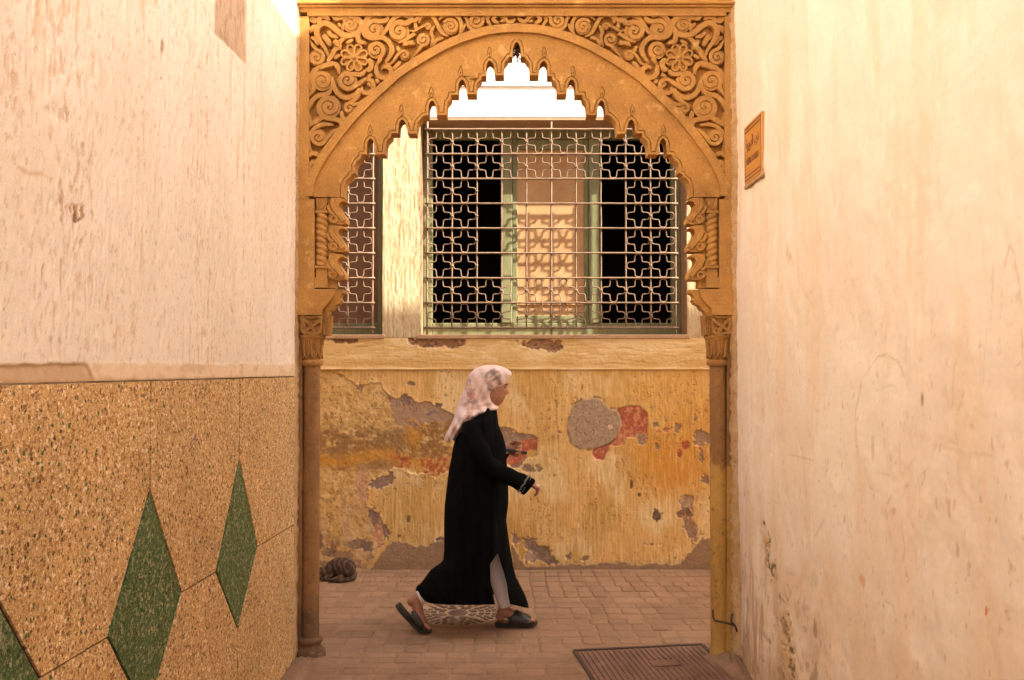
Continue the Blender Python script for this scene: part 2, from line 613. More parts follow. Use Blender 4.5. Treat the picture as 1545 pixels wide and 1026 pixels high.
# a sheet of sandy mortar that the stones sit in
ny, nx = 90, 130
gx, gy = np.meshgrid(np.linspace(-2.6, 2.6, nx), np.linspace(3.3, 6.72, ny))
gz = -0.0005 + 0.006 * (fbm(gx * 3, gy * 3, 2) - 0.5) + 0.003 * (fbm(gx * 22, gy * 22, 4) - .5)
bed = grid_obj('mortar_bed', gx, gy, gz, None, M['joint'], pav)
tag(bed, kind='stuff')
for (x0, x1, y0, y1, nm) in ((-2.6, 2.6, -8, 3.3, 'alley_floor'), (-14, -2.6, 4.0, 6.72, 'lane_floor'), (2.6, 14, 4.0, 6.72, 'lane_floor')):
    fl = MB()
    fl.add([(x0, y0, -0.004), (x1, y0, -0.004), (x1, y1, -0.004), (x0, y1, -0.004)], [(0, 1, 2, 3)])
    fl.build(nm, M['joint'], pav, recalc=False)

MH = at_Z(691, 925.5)                     # the round cover
MH_R = 0.40
UC = (0.76, 4.50)                         # the ribbed cover
UC_ROT = math.radians(8)


def in_cover(x, y, pad=0.05):
    if (x - MH[0]) ** 2 + (y - MH[1]) ** 2 < (MH_R + pad * .3) ** 2:
        return True
    dx, dy = x - UC[0], y - UC[1]
    u = dx * math.cos(-UC_ROT) - dy * math.sin(-UC_ROT)
    w = dx * math.sin(-UC_ROT) + dy * math.cos(-UC_ROT)
    return abs(u) < 0.36 + pad and abs(w) < 0.36 + pad


stones = []
cols_far = [-2.3]
while cols_far[-1] < 2.3:
    cols_far.append(cols_far[-1] + random.uniform(.098, .132))
cols_near = [-2.3]
while cols_near[-1] < 2.3:
    cols_near.append(cols_near[-1] + random.uniform(.11, .165))
y = 3.75
row = 0
while y < 6.66:
    near_row = y < 4.72
    dpt = random.uniform(.076, .098) if near_row else random.uniform(.098, .150)
    dpt = min(dpt, max(6.675 - y, .04))
    fan = (1 + 0.13 * (6.7 - y)) * .86
    cc = cols_near if near_row else cols_far
    sh = (random.uniform(-.06, .06) if near_row else random.uniform(-.012, .012))
    xs_ = [c + sh + random.uniform(-.007, .007) for c in cc]
    i = 0
    while i < len(xs_) - 1:
        j = i + (2 if (not near_row and random.random() < .10) else 1)
        j = min(j, len(xs_) - 1)
        xx0, xx1 = xs_[i] * fan, xs_[j] * fan
        i = j
        if in_cover((xx0 + xx1) / 2, y + dpt / 2) or not (-2.3 < xx0 and xx1 < 2.3):
            continue
        if y < 4.82 and (xx0 < XL + 0.10 or xx1 > XR - 0.07):
            continue
        stones.append((xx0, xx1, y, y + dpt))
    y += dpt + 0.001
    row += 1


def stone_mesh(b, x0, x1, y0, y1):
    g = 0.0042
    h = random.uniform(0.000, 0.0042)
    j = lambda: random.uniform(-0.004, 0.004)
    pts = [(x0 + g + j(), y0 + g + j()), (x1 - g + j(), y0 + g + j()), (x1 - g + j(), y1 - g + j()), (x0 + g + j(), y1 - g + j())]
    # eight-sided outline with worn corners
    out = []
    for i in range(4):
        p, q, r = pts[i - 1], pts[i], pts[(i + 1) % 4]
        out.append((q[0] + (p[0] - q[0]) * .12, q[1] + (p[1] - q[1]) * .12))
        out.append((q[0] + (r[0] - q[0]) * .12, q[1] + (r[1] - q[1]) * .12))
    c = (sum(p[0] for p in out) / 8, sum(p[1] for p in out) / 8)
    t1, t2 = random.uniform(-.012, .012), random.uniform(-.012, .012)
    v = [(p[0], p[1], -0.025) for p in out]
    v += [(p[0], p[1], h - 0.002 + t1 * (p[0] - c[0]) + t2 * (p[1] - c[1])) for p in out]
    v += [(c[0] + (p[0] - c[0]) * .86, c[1] + (p[1] - c[1]) * .86, h + 0.002 + t1 * (p[0] - c[0]) + t2 * (p[1] - c[1])) for p in out]
    f = []
    for k in range(2):
        for i in range(8):
            f.append((k * 8 + i, k * 8 + (i + 1) % 8, k * 8 + 8 + (i + 1) % 8, k * 8 + 8 + i))
    f.append(tuple(range(16, 24)))
    b.add(v, f)


def in_view(s):
    cy = (s[2] + s[3]) / 2
    cx = (s[0] + s[1]) / 2
    pxx = CX + cx / cy * F
    pyy = 546 + 1.6 / cy * F
    return pyy < 1030 and 440 < pxx < 1120 and (445 + (pyy - 985) * -.6 if pyy > 985 else 478) < pxx < (1115 if pyy > 985 else 1080)


vis = sorted([s for s in stones if in_view(s)], key=lambda s: s[2])
head, tail = vis[:290], vis[290:] + [s for s in stones if not in_view(s)]
for s in head:
    b = MB()
    stone_mesh(b, *s)
    b.build('paving_stone', M['paver'], pav, origin=((s[0] + s[1]) / 2, (s[2] + s[3]) / 2, 0), recalc=False)
b = MB()
for s in tail:
    stone_mesh(b, *s)
tag(b.build('paving_stones', M['paver'], pav, recalc=False), kind='stuff')

# ---- round stone-mosaic cover
mh = empty('manhole_cover', (MH[0], MH[1], 0), 'round cover with a mosaic of dark stones behind the walking woman\'s feet', 'manhole cover')
b = MB()
b.lathe((MH[0], MH[1]), [(MH_R, -0.03), (MH_R, 0.001), (MH_R - .012, 0.004), (0.275, 0.004), (0.27, 0.0)], 64)
soften(b.build('rim', M['joint'], mh))
b = MB()
b.lathe((MH[0], MH[1]), [(0.268, -0.03), (0.268, 0.002), (0.26, 0.003)], 64)
soften(b.build('mortar_disc', M['mosaic_light'], mh))
b = MB()
b.lathe((MH[0], MH[1]), [(0.062, -0.01), (0.062, 0.006), (0.055, 0.009)], 24)
soften(b.build('centre_stone', M['mosaic_dark'], mh))
for ring, (r0, r1, n, ph) in enumerate(((0.085, 0.125, 8, 0.0), (0.135, 0.172, 16, 0.2), (0.180, 0.212, 24, 0.1), (0.220, 0.256, 32, 0.0))):
    for k in range(n):
        a0 = 2 * math.pi * (k + ph) / n + 0.045 / (r0 * 4)
        a1 = 2 * math.pi * (k + 1 + ph) / n - 0.045 / (r0 * 4)
        if ring > 0 and k % (n // 8) == 0:
            a0 += 0.05
        if random.random() < 0.05:
            continue
        rr0, rr1 = r0 + random.uniform(-.004, .004), r1 + random.uniform(-.004, .004)
        pts = [(rr0, a0), (rr1, a0 + random.uniform(-.02, .02)), (rr1, (a0 + a1) / 2), (rr1, a1), (rr0, a1), (rr0, (a0 + a1) / 2)]
        pts = [(MH[0] + r * math.cos(a), MH[1] + r * math.sin(a)) for r, a in pts]
        c = (sum(p[0] for p in pts) / 6, sum(p[1] for p in pts) / 6)
        v = [(p[0], p[1], -0.005) for p in pts] + [(c[0] + (p[0] - c[0]) * .9, c[1] + (p[1] - c[1]) * .9, 0.008) for p in pts]
        f = [(i, (i + 1) % 6, 6 + (i + 1) % 6, 6 + i) for i in range(6)] + [tuple(range(6, 12))]
        mesh('mosaic_stone', v, f, M['mosaic_dark'], mh, origin=(c[0], c[1], 0))

# ---- ribbed metal cover
uc = empty('utility_cover', (UC[0], UC[1], 0), 'rusty ribbed square metal cover set in the paving at the arch foot', 'utility cover')


def ucp(u, w, z):
    return (UC[0] + u * math.cos(UC_ROT) - w * math.sin(UC_ROT), UC[1] + u * math.sin(UC_ROT) + w * math.cos(UC_ROT), z)


def uc_box(b, u0, u1, w0, w1, z0, z1):
    v = [ucp(u, w, z) for u in (u0, u1) for w in (w0, w1) for z in (z0, z1)]
    b.add(v, [(0, 1, 3, 2), (4, 6, 7, 5), (0, 4, 5, 1), (2, 3, 7, 6), (0, 2, 6, 4), (1, 5, 7, 3)])


b = MB()
uc_box(b, -.35, .35, -.35, .35, -.03, .002)
b.build('plate', M['cover'], uc)
b = MB()
for (u0, u1, w0, w1) in ((-.372, .372, .358, .378), (-.372, .372, -.378, -.358), (-.378, -.358, -.356, .356), (.358, .378, -.356, .356)):
    uc_box(b, u0, u1, w0, w1, -.03, .007)
b.build('frame', M['dark_iron'], uc)
for k in range(23):
    u = -.33 + k * .03
    b = MB()
    if 11 <= k <= 15:
        uc_box(b, u - .006, u + .006, -.34, .03, .0, .009)
        uc_box(b, u - .006, u + .006, .16, .335, .0, .009)
    else:
        uc_box(b, u - .006, u + .006, -.34, .335, .0, .009)
    b.build('rib', M['cover'], uc)
b = MB()
uc_box(b, -.015, .135, .05, .14, .0, .010)
b.build('lifting_plate', M['cover'], uc)

# ================================================================== FAR WALL OF THE LANE
S = 1300 / YB


def bx_(px):
    return (px - CX) / S


def bz_(py):
    return at_Y(CX, py, YB)[2]


WIN = dict(x0=bx_(633), x1=bx_(1037), z0=bz_(505), z1=bz_(181))
WIN2 = dict(x0=bx_(577) - (WIN['x1'] - WIN['x0']), x1=bx_(577), z0=WIN['z0'], z1=WIN['z1'])
far = empty('house_wall', (0, YB, 0), 'peeling yellow wall across the lane with two grilled windows', 'wall')

b = MB()
b.box(-14, 14, YB + .03, YB + .32, 0, WIN['z0'] - 0.002)
for x0, x1 in ((-14, WIN2['x0'] - .0), (WIN2['x1'], WIN['x0']), (WIN['x1'], 14)):
    b.box(x0 + .004, x1 - .004, YB + .03, YB + .32, WIN['z0'] + .002, WIN['z1'] - .002)
b.box(-14, 14, YB + .03, YB + .32, WIN['z1'] + .002, 5.0)
b.build('masonry', M['reveal'], far)


def to_wall(pts, ox, oy, s):
    return [(ox + p[0] / s, oy + p[1] / s) for p in pts]


def blob(x, y, cx, cy, rx, ry, rot=0.0):
    c, s_ = math.cos(rot), math.sin(rot)
    u = ((x - cx) * c + (y - cy) * s_) / rx
    v = (-(x - cx) * s_ + (y - cy) * c) / ry
    return (np.sqrt(u * u + v * v) - 1) * min(rx, ry)


def mixc(col, c, m):
    return col * (1 - m[..., None]) + np.array(c)[None, None, :] * m[..., None]


def far_lower():
    """lower part, coordinates in wall units of 1/194 m: u to the right, v down from a datum 4.4 m up"""
    step = 0.0054
    X, Z = np.meshgrid(np.arange(-2.0, 2.0, step), np.arange(0.0, bz_(509.5), step))
    u = CX + X * S
    v = 546 - (Z - EYE) * S
    wob = (fbm(u / 9, v / 9, 1, 4) - .5) * 12 + (fbm(u / 3, v / 3, 8, 3) - .5) * 4
    # combed vertical plaster
    rib = .62 * fbm(u / 2.1, v / 26, 3, 3) + .38 * fbm(u / 3.2, v / 7.5, 6, 3)
    rib2 = fbm(u / 6.0, v / 14, 13, 3)
    groove = sstep(0.545, 0.66, rib)
    big = fbm(u / 60, v / 60, 21, 4)
    fine = fbm(u / 7, v / 7, 31, 4)
    ribm = np.ones_like(u)
    col = np.ones(u.shape + (3,)) * np.array([0.67, 0.43, 0.165])
    col = mixc(col, (0.72, 0.54, 0.27), sstep(.42, .62, big))
    col = mixc(col, (0.55, 0.34, 0.10), sstep(.48, .66, fbm(u / 45, v / 90, 25, 4)) * .75)
    disp = np.zeros_like(u)                       # + is towards the lane

    # ---- orange stains on the right
    st = sstep(30, -30, blob(u, v, 1010, 690, 65, 55, .5) + wob * 1.5) * .8
    st = np.maximum(st, sstep(40, -30, blob(u, v, 1030, 610, 70, 50) + wob * 1.5) * .55)
    st = np.maximum(st, sstep(15, -12, blob(u, v, 1035, 760, 14, 60) + wob) * .6)
    col = mixc(col, (0.60, 0.28, 0.04), st)
    col = mixc(col, (0.66, 0.40, 0.11), sstep(50, -50, blob(u, v, 1000, 590, 90, 60) + wob) * .5)

    # ---- smooth eroded coat on the left (no combing)
    A = to_wall([(130, 50), (270, 66), (300, 95), (350, 130), (400, 105), (440, 112), (460, 140), (500, 180), (560, 165),
                 (600, 190), (660, 190), (700, 215), (741, 240), (860, 300), (1000, 300), (1030, 330), (1000, 400), (930, 500),
                 (860, 520), (741, 480), (710, 490), (680, 520), (650, 490), (600, 500), (560, 480), (500, 470), (390, 540),
                 (380, 640), (440, 660), (470, 740), (430, 830), (380, 900), (100, 900), (100, 60)], 420, 540, 2.85)
    dA = poly_sdf(u, v, A) + wob * .8
    inA = sstep(1.2, -1.2, dA)
    ribm *= 1 - inA
    disp -= inA * 0.006
    smo = np.array([0.60, 0.40, 0.16])
    cA = np.ones(col.shape) * smo
    cA = mixc(cA, (0.68, 0.48, 0.22), sstep(.45, .65, fbm(u / 14, v / 14, 41)))
    cA = mixc(cA, (0.46, 0.29, 0.11), sstep(.5, .72, fbm(u / 6, v / 9, 43)))
    # dark damp band
    db = sstep(640, 655, v + wob * 1.5) * sstep(706, 692, v - 12 * np.sin((u - 480) / 40) + wob * 1.2) * sstep(640, 600, u + wob)
    db *= sstep(.30, .55, fbm(u / 8, v / 5, 45) + .12 * sstep(640, 690, v))
    cA = mixc(cA, (0.27, 0.155, 0.065), db * .85)
    dk = sstep(.58, .68, fbm(u / 3.5, v / 3.5, 47)) * sstep(600, 640, v) * sstep(710, 690, v)
    cA = mixc(cA, (0.22, 0.12, 0.05), dk * .6)
    # grey-mauve bare render, upper right of the patch
    G = to_wall([(455, 130), (500, 178), (560, 165), (600, 188), (660, 188), (700, 213), (741, 238), (860, 300), (1000, 295), (1000, 330),
                 (860, 330), (741, 280), (690, 300), (640, 280), (580, 300), (520, 290), (490, 260), (480, 200)], 420, 540, 2.85)
    dG = poly_sdf(u, v, G) + wob * .9
    cA = mixc(cA, (0.39, 0.265, 0.175), sstep(2, -2, dG))
    B = to_wall([(575, 290), (741, 265), (1000, 330), (1000, 400), (741, 430), (640, 435), (570, 430), (560, 350)], 420, 540, 2.85)
    dB = poly_sdf(u, v, B) + wob * 1.0
    mB = sstep(2, -2, dB)
    cA = mixc(cA, (0.30, 0.165, 0.065), mB * sstep(.28, .5, fbm(u / 5, v / 5, 49)))
    cA = mixc(cA, (0.56, 0.32, 0.08), mB * sstep(.60, .7, fbm(u / 6, v / 6, 50)) * .8)
    # ochre and red fringe along the lower edge
    fr = np.exp(-((v - (688 + 7 * np.sin((u - 470) / 23) + (u - 480) * .05 + wob)) / 10) ** 2) * sstep(700, 650, u)
    cA = mixc(cA, (0.60, 0.30, 0.06), np.clip(fr, 0, 1) * .85)
    for (cx, cy, rx, ry) in ((606, 697, 13, 13), (660, 700, 24, 12), (650, 712, 14, 8)):
        mR = sstep(4, -4, blob(u, v, cx, cy, rx, ry) + wob * 1.3)
        cA = mixc(cA, (0.42, 0.085, 0.05), mR * sstep(.38, .60, fbm(u / 4, v / 4, 53)) * .8)
    cA = mixc(cA, (0.60, 0.30, 0.05), sstep(6, -6, blob(u, v, 622, 655, 12, 18) + wob * 1.5) * .7)
    # pinkish under-coat low on the left
    cA = mixc(cA, (0.56, 0.33, 0.21), sstep(8, -10, blob(u, v, 546, 738, 12, 32) + wob) * .7)
    cA = mixc(cA, (0.60, 0.42, 0.27), sstep(.48, .62, fbm(u / 18, v / 18, 61)) * sstep(730, 760, v) * .5)
    lowmix = sstep(.46, .60, fbm(u / 9, v / 7, 57)) * sstep(795, 825, v)
    cA = mixc(cA, (0.33, 0.20, 0.12), lowmix)
    col = col * (1 - inA[..., None]) + cA * inA[..., None]
    disp += inA * (fbm(u / 5, v / 5, 65, 4) - .5) * .007
    # crisp shadowing lip where the coat breaks
    disp += np.exp(-(np.clip(dA, 0, 50) / 3.0) ** 2) * (dA > 0) * .003

    def chip(m, depth, c, mott=(0.5, 0.38, 0.27), seed=70):
        nonlocal col, disp, ribm
        cc = np.ones(col.shape) * np.array(c)
        cc = mixc(cc, mott, sstep(.5, .68, fbm(u / 5, v / 5, seed)) * .7)
        cc = mixc(cc, np.array(c) * .6, sstep(.6, .75, fbm(u / 2.5, v / 2.5, seed + 2)) * .6)
        col = col * (1 - m[..., None]) + cc * m[..., None]
        disp = disp * (1 - m) + (-depth + .004 * (fbm(u / 3, v / 3, seed + 3) - .5)) * m
        ribm *= 1 - m

    GREY = (0.33, 0.225, 0.15)
    RED = (0.42, 0.12, 0.07)
    # ---- patch right of the head of the woman: grey, red and ochre
    P = to_wall([(760, 480), (800, 505), (870, 530), (985, 535), (1028, 565), (1030, 660), (960, 700), (900, 770), (850, 770), (780, 700)], 590, 540, 4.663)
    d = poly_sdf(u, v, P) + wob * .35
    chip(sstep(.8, -.8, d), .008, GREY, seed=71)
    R = to_wall([(800, 610), (900, 580), (1030, 560), (1030, 640), (960, 680), (880, 750), (800, 740)], 590, 540, 4.663)
    chip(sstep(.8, -.8, poly_sdf(u, v, R) + wob * .3), .007, RED, (0.62, 0.25, 0.12), seed=75)
    chip(sstep(1, -1, blob(u, v, 802, 684, 9, 6) + wob * .4), .006, (0.60, 0.35, 0.07), seed=77)
    # ---- round grey patch with red paint on its right
    P = to_wall([(430, 215), (480, 203), (530, 208), (558, 235), (560, 350), (535, 362), (515, 345), (470, 340), (455, 375), (430, 380), (400, 375),
                 (385, 405), (370, 438), (340, 432), (322, 410), (330, 380)], 780, 540, 2.85)
    chip(sstep(.8, -.8, poly_sdf(u, v, P) + wob * .25), .006, RED, (0.66, 0.34, 0.17), seed=79)
    mm = sstep(.8, -.8, poly_sdf(u, v, P) + wob * .25) * sstep(645, 660, v + wob) * sstep(925, 945, u)
    col = mixc(col, (0.60, 0.34, 0.19), mm * sstep(.4, .6, fbm(u / 5, v / 5, 80)) * .8)
    P = to_wall([(222, 260), (240, 205), (290, 180), (340, 172), (375, 190), (400, 220), (430, 225), (447, 270), (440, 320), (400, 365), (340, 388),
                 (275, 392), (235, 365), (220, 310)], 780, 540, 2.85)
    d = poly_sdf(u, v, P) + wob * .22
    chip(sstep(.8, -.8, d), .0005, (0.375, 0.275, 0.185), (0.45, 0.335, 0.23), seed=81)
    disp += sstep(.8, -.8, d) * .004
    ed = np.exp(-((d - 1.5) / 1.8) ** 2) * sstep(.42, .6, fbm(u / 14, v / 14, 83))
    col = mixc(col, (0.20, 0.14, 0.11), ed * .8)
    disp -= ed * .005
    chip(sstep(.6, -.6, blob(u, v, 921, 643, 4, 4) + wob * .1), -.001, (0.66, 0.5, 0.34), seed=84)
    # ---- small losses
    for (cx, cy, rx, ry, rot, c) in (
            (1022, 645, 5, 6, 0, GREY), (990, 641, 4, 3, 0, GREY), (1048, 632, 3, 4, 0, GREY), (967, 662, 7, 8, 0, GREY),
            (1055, 662, 9, 14, .1, GREY), (1068, 660, 6, 9, 0, GREY), (1058, 688, 4, 8, .2, GREY), (1062, 724, 5, 8, .2, GREY),
            (1069, 750, 4, 5, 0, GREY), (989, 777, 7, 8, .3, (0.16, 0.11, 0.08)), (1034, 757, 11, 12, 0, (0.42, 0.3, 0.2)), (1032, 773, 12, 8, 0, (0.19, 0.13, 0.1)),
            (1031, 777, 4, 4, 0, RED), (1041, 796, 9, 20, -.5, GREY), (983, 820, 9, 2, 0, GREY), (1033, 672, 4, 6, 0, RED),
            (1003, 649, 12, 2.5, -.2, (0.5, 0.24, 0.14)), (1024, 684, 3, 5, 0, RED), (991, 673, 4, 4, 0, GREY),
            (797, 706, 8, 6, .3, GREY), (812, 707, 3.5, 6, .2, GREY), (1066, 770, 3, 2, 0, GREY), (952, 728, 1.5, 6, 0, (0.2, .12, .07)),
            (962, 746, 2, 3, 0, (0.2, .12, .07)), (843, 651, 2, 2, 0, GREY), (543, 586, 6, 4, 0, GREY), (620, 580, 5, 2.5, 0, GREY),
            (612, 602, 8, 7, .3, (0.26, .18, .14)), (628, 618, 6, 5, -.6, (0.26, .18, .14)), (652, 622, 7, 4, -.6, (0.26, .18, .14)), (662, 612, 5, 5, 0, (0.26, .18, .14)),
            (626, 642, 7, 4, .3, (0.30, .2, .14)), (575, 727, 16, 9, -.2, (0.30, 0.21, 0.16)), (590, 720, 6, 9, .2, (0.30, 0.21, 0.16)),
            (568, 785, 8, 20, -.35, (0.28, 0.19, 0.14)), (582, 800, 6, 11, -.3, (0.28, 0.19, 0.14)), (572, 806, 7, 16, 0, (0.55, 0.30, 0.17)),
            (483, 816, 6, 12, 0, (0.27, .18, .13)), (500, 832, 8, 8, .2, (0.25, .17, .12)), (540, 818, 18, 8, -.2, (0.30, .2, .13)),
            (555, 823, 10, 8, .3, (0.22, .15, .11)), (520, 838, 18, 9, 0, (0.36, .23, .14)), (617, 782, 4, 5, 0, (0.3, .18, .09)), (603, 807, 5, 3, 0, (0.3, .18, .09)),
            (655, 826, 16, 9, -.5, (0.33, .23, .16)), (665, 818, 10, 8, -.5, (0.25, .17, .13)), (655, 845, 18, 6, -.4, (0.5, .36, .23)),
            (800, 820, 12, 10, .2, (0.30, .215, .15)), (815, 832, 17, 12, .5, (0.22, .16, .12)), (798, 838, 12, 8, .2, (0.42, .31, .22)), (830, 843, 12, 8, .3, (0.27, .19, .14)),
            (776, 812, 5, 10, -.3, (0.33, .23, .16)), (857, 838, 5, 4, -.4, GREY), (881, 842, 5, 4, 0, GREY)):
        m = sstep(.7, -.7, blob(u, v, cx, cy, rx, ry, rot) + wob * .45 + (fbm(u / 4.2, v / 4.2, 201, 3) - .5) * min(9.0, 2.2 * min(rx, ry)))
        chip(m, .007, c, tuple(np.array(c) * 1.45), seed=90 + int(cx) % 17)
    # scattered pits
    pit = sstep(.66, .73, fbm(u / 2.6, v / 4, 101, 3)) * sstep(.40, .58, fbm(u / 40, v / 40, 102))
    col = mixc(col, (0.32, 0.19, 0.08), pit * .7)
    disp -= pit * .003
    # ---- grey cement skirting, ragged on top
    topl = 856 - 14 * fbm(u / 40, u * 0 + 3, 105) + wob * .9
    P = to_wall([(395, 915), (440, 840), (490, 785), (560, 790), (600, 805), (650, 800), (690, 780), (741, 790), (800, 800), (800, 940), (390, 940)], 420, 540, 2.85)
    sk = sstep(1, -1, poly_sdf(u, v, P) + wob * .7)
    P2 = to_wall([(-20, 800), (30, 890), (150, 890), (300, 882), (420, 872), (520, 885), (600, 878), (700, 880), (740, 830), (790, 765), (835, 780), (860, 800), (900, 760), (1000, 800),
                  (1000, 960), (-20, 960)], 780, 540, 2.85)
    sk = np.maximum(sk, sstep(1, -1, poly_sdf(u, v, P2) + wob * .8))
    sk = np.maximum(sk, sstep(1, -1, topl + 8 - v) * sstep(800, 780, u) * .0)
    chip(sk, -.002, (0.30, 0.195, 0.115), (0.36, 0.24, 0.15), seed=111)
    grime = sstep(835, 862, v + wob)
    col = mixc(col, (0.22, 0.14, 0.085), grime * .45)
    # ---- combing
    gm = groove * ribm
    col = mixc(col, (0.40, 0.225, 0.075), gm * .30)
    col = mixc(col, (0.76, 0.57, 0.30), sstep(.43, .32, rib) * ribm * .26)
    disp += ribm * ((.5 - rib) * .006 + (.5 - rib2) * .003)
    col *= (0.90 + .2 * fine)[..., None]
    # ---- the band above: pale, with fine horizontal cracks
    bandm = sstep(559, 556.5, v + (fbm(u / 30, v * 0, 121) - .5) * 1.5)
    hc = fbm(u / 22, v / 1.7, 123, 3)
    cb = np.ones(col.shape) * np.array([0.66, 0.46, 0.20])
    cb = mixc(cb, (0.74, 0.56, 0.30), sstep(.42, .62, fbm(u / 40, v / 12, 125)))
    cb = mixc(cb, (0.40, 0.23, 0.09), sstep(.60, .68, hc) * sstep(512, 520, v) * sstep(.42, .6, fbm(u / 60, v / 14, 130)) * .5)
    cb = mixc(cb, (0.60, 0.37, 0.13), np.exp(-((v - 548) / 5) ** 2) * .6)
    brk = np.zeros_like(u)
    for (cx, cy, rx, ry) in ((655, 515, 42, 8), (678, 519, 18, 5), (815, 519, 28, 8), (836, 524, 12, 8), (520, 513, 22, 6)):
        m = sstep(1.0, -1.0, blob(u, v, cx, cy, rx, ry) + wob * .75)
        cb = mixc(cb, (0.34, 0.19, 0.11), m * .9)
        cb = mixc(cb, (0.16, 0.09, 0.05), m * sstep(.52, .62, fbm(u / 6, v / 3, 127)) * .8)
        brk = np.maximum(brk, m)
    col = col * (1 - bandm[..., None]) + cb * bandm[..., None]
    disp = disp * (1 - bandm * .9) + bandm * (.010 - sstep(.60, .70, hc) * .0018 + (fbm(u / 4, v / 4, 129, 3) - .5) * .003)
    disp -= brk * bandm * .016
    disp += np.exp(-((v - 557.5) / 1.6) ** 2) * .006
    return grid_obj('plaster_coat', X, YB - 0.004 - disp, Z, col, M['plaster_attr'], far)


far_lower()


def pier(x0, x1, z0, z1, base, name='pier_plaster'):
    step = 0.0058
    X, Z = np.meshgrid(np.append(np.arange(x0, x1 - step * .5, step), x1), np.append(np.arange(z0, z1 - step * .5, step), z1))
    u = CX + X * S
    v = 546 - (Z - EYE) * S
    rib = .6 * fbm(u / 2.2, v / 40, 133, 3) + .4 * fbm(u / 2.8, v / 9, 134, 3)
    rib2 = fbm(u / 6, v / 14, 136, 3)
    col = np.ones(u.shape + (3,)) * np.array(base)
    col = mixc(col, np.array(base) * (0.62, .55, .42), sstep(.55, .64, rib) * .8)
    col = mixc(col, np.array(base) * (.86, .80, .7), sstep(.5, .66, rib2) * .6)
    disp = (.5 - rib) * .008 + (.5 - rib2) * .003
    lowm = sstep(462, 480, v + (rib2 - .5) * 30)
    disp *= 1 - lowm * .5
    return grid_obj(name, X, YB - .004 - disp, Z, col, M['plaster_attr'], far)


pier(WIN2['x1'], WIN['x0'], bz_(509), WIN['z1'] + .02, (0.56, 0.465, 0.30))
pier(WIN['x1'], bx_(1130), bz_(509), WIN['z1'] + .02, (0.53, 0.43, 0.27))
b = MB()
b.box(-14, 14, YB - .002, YB + .02, WIN['z1'] + .022, bz_(131))
b.build('upper_plaster', M['sunlit_white'], far)
b = MB()
b.box(-14, 14, YB - .014, YB + .02, bz_(131) + .002, bz_(131) + .014)
b.box(-14, 14, YB - .006, YB + .02, bz_(131) + .016, 4.98)
b.build('string_course', M['sunlit_white'], far)
b = MB()
for x0, x1 in ((-14, WIN2['x0'] - .05), (bx_(1130) + .002, 14)):
    b.box(x0, x1, YB - .004, YB + .02, bz_(509) + .002, WIN['z1'] + .02)
for x0, x1 in ((-14, -2.004), (2.004, 14)):
    b.box(x0, x1, YB - .006, YB + .02, 0, bz_(509))
b.build('side_plaster', M['ochre_wall'], far)


def quatrefoil(size, r_wire):
    """closed wire: four round lobes joined by small steps, centred on 0 in x/z"""
    h = size / 2
    k = h * 0.30
    pts = []
    q = [(k * 1.0, h * .40), (k * .98, h * .74), (k * .72, h * .93), (0, h * .985)]
    quarter = [(h * .985, 0), (h * .93, k * .72), (h * .74, k * .98), (h * .44, k * 1.05), (k * 1.22, k * 1.22), (k * 1.05, h * .44), (k * .98, h * .74), (k * .72, h * .93)]
    for rot in range(4):
        c, s_ = [(1, 0), (0, 1), (-1, 0), (0, -1)][rot]
        for (x, z) in quarter:
            pts.append((x * c - z * s_, x * s_ + z * c))
    loop = smooth_line(pts + [pts[0]], 2)
    b = MB()
    P = [(p[0], 0, p[1]) for p in loop]
    n = 6
    # closed sweep
    N = len(P) - 1
    rings = []
    for i in range(N):
        p = Vector(P[i])
        t = (Vector(P[(i + 1) % N]) - Vector(P[i - 1])).normalized()
        a = Vector((0, 1, 0))
        c = t.cross(a)
        rings += [p + a * (r_wire * math.cos(2 * math.pi * j / n)) + c * (r_wire * math.sin(2 * math.pi * j / n)) for j in range(n)]
    f = [(i * n + j, i * n + (j + 1) % n, ((i + 1) % N) * n + (j + 1) % n, ((i + 1) % N) * n + j) for i in range(N) for j in range(n)]
    b.add(rings, f)
    me = bpy.data.meshes.new('grille_flower')
    me.from_pydata(b.v, [], b.f)
    me.materials.append(M['iron'])
    me.polygons.foreach_set('use_smooth', np.ones(len(me.polygons), bool))
    return me


YG = YB + 0.004                       # grille plane
SG = 1300 / YG
CELL = 37.55 / SG
flower_me = quatrefoil(CELL * .93, 0.0046)
bb = MB()
bb.ball((0, 0, 0), (.011, .010, .0085), 10, 6)
knot_me = bpy.data.meshes.new('grille_knot')
knot_me.from_pydata(bb.v, [], bb.f)
knot_me.materials.append(M['iron'])
knot_me.polygons.foreach_set('use_smooth', np.ones(len(knot_me.polygons), bool))


def gz_(py):
    return at_Y(CX, py, YG)[2]


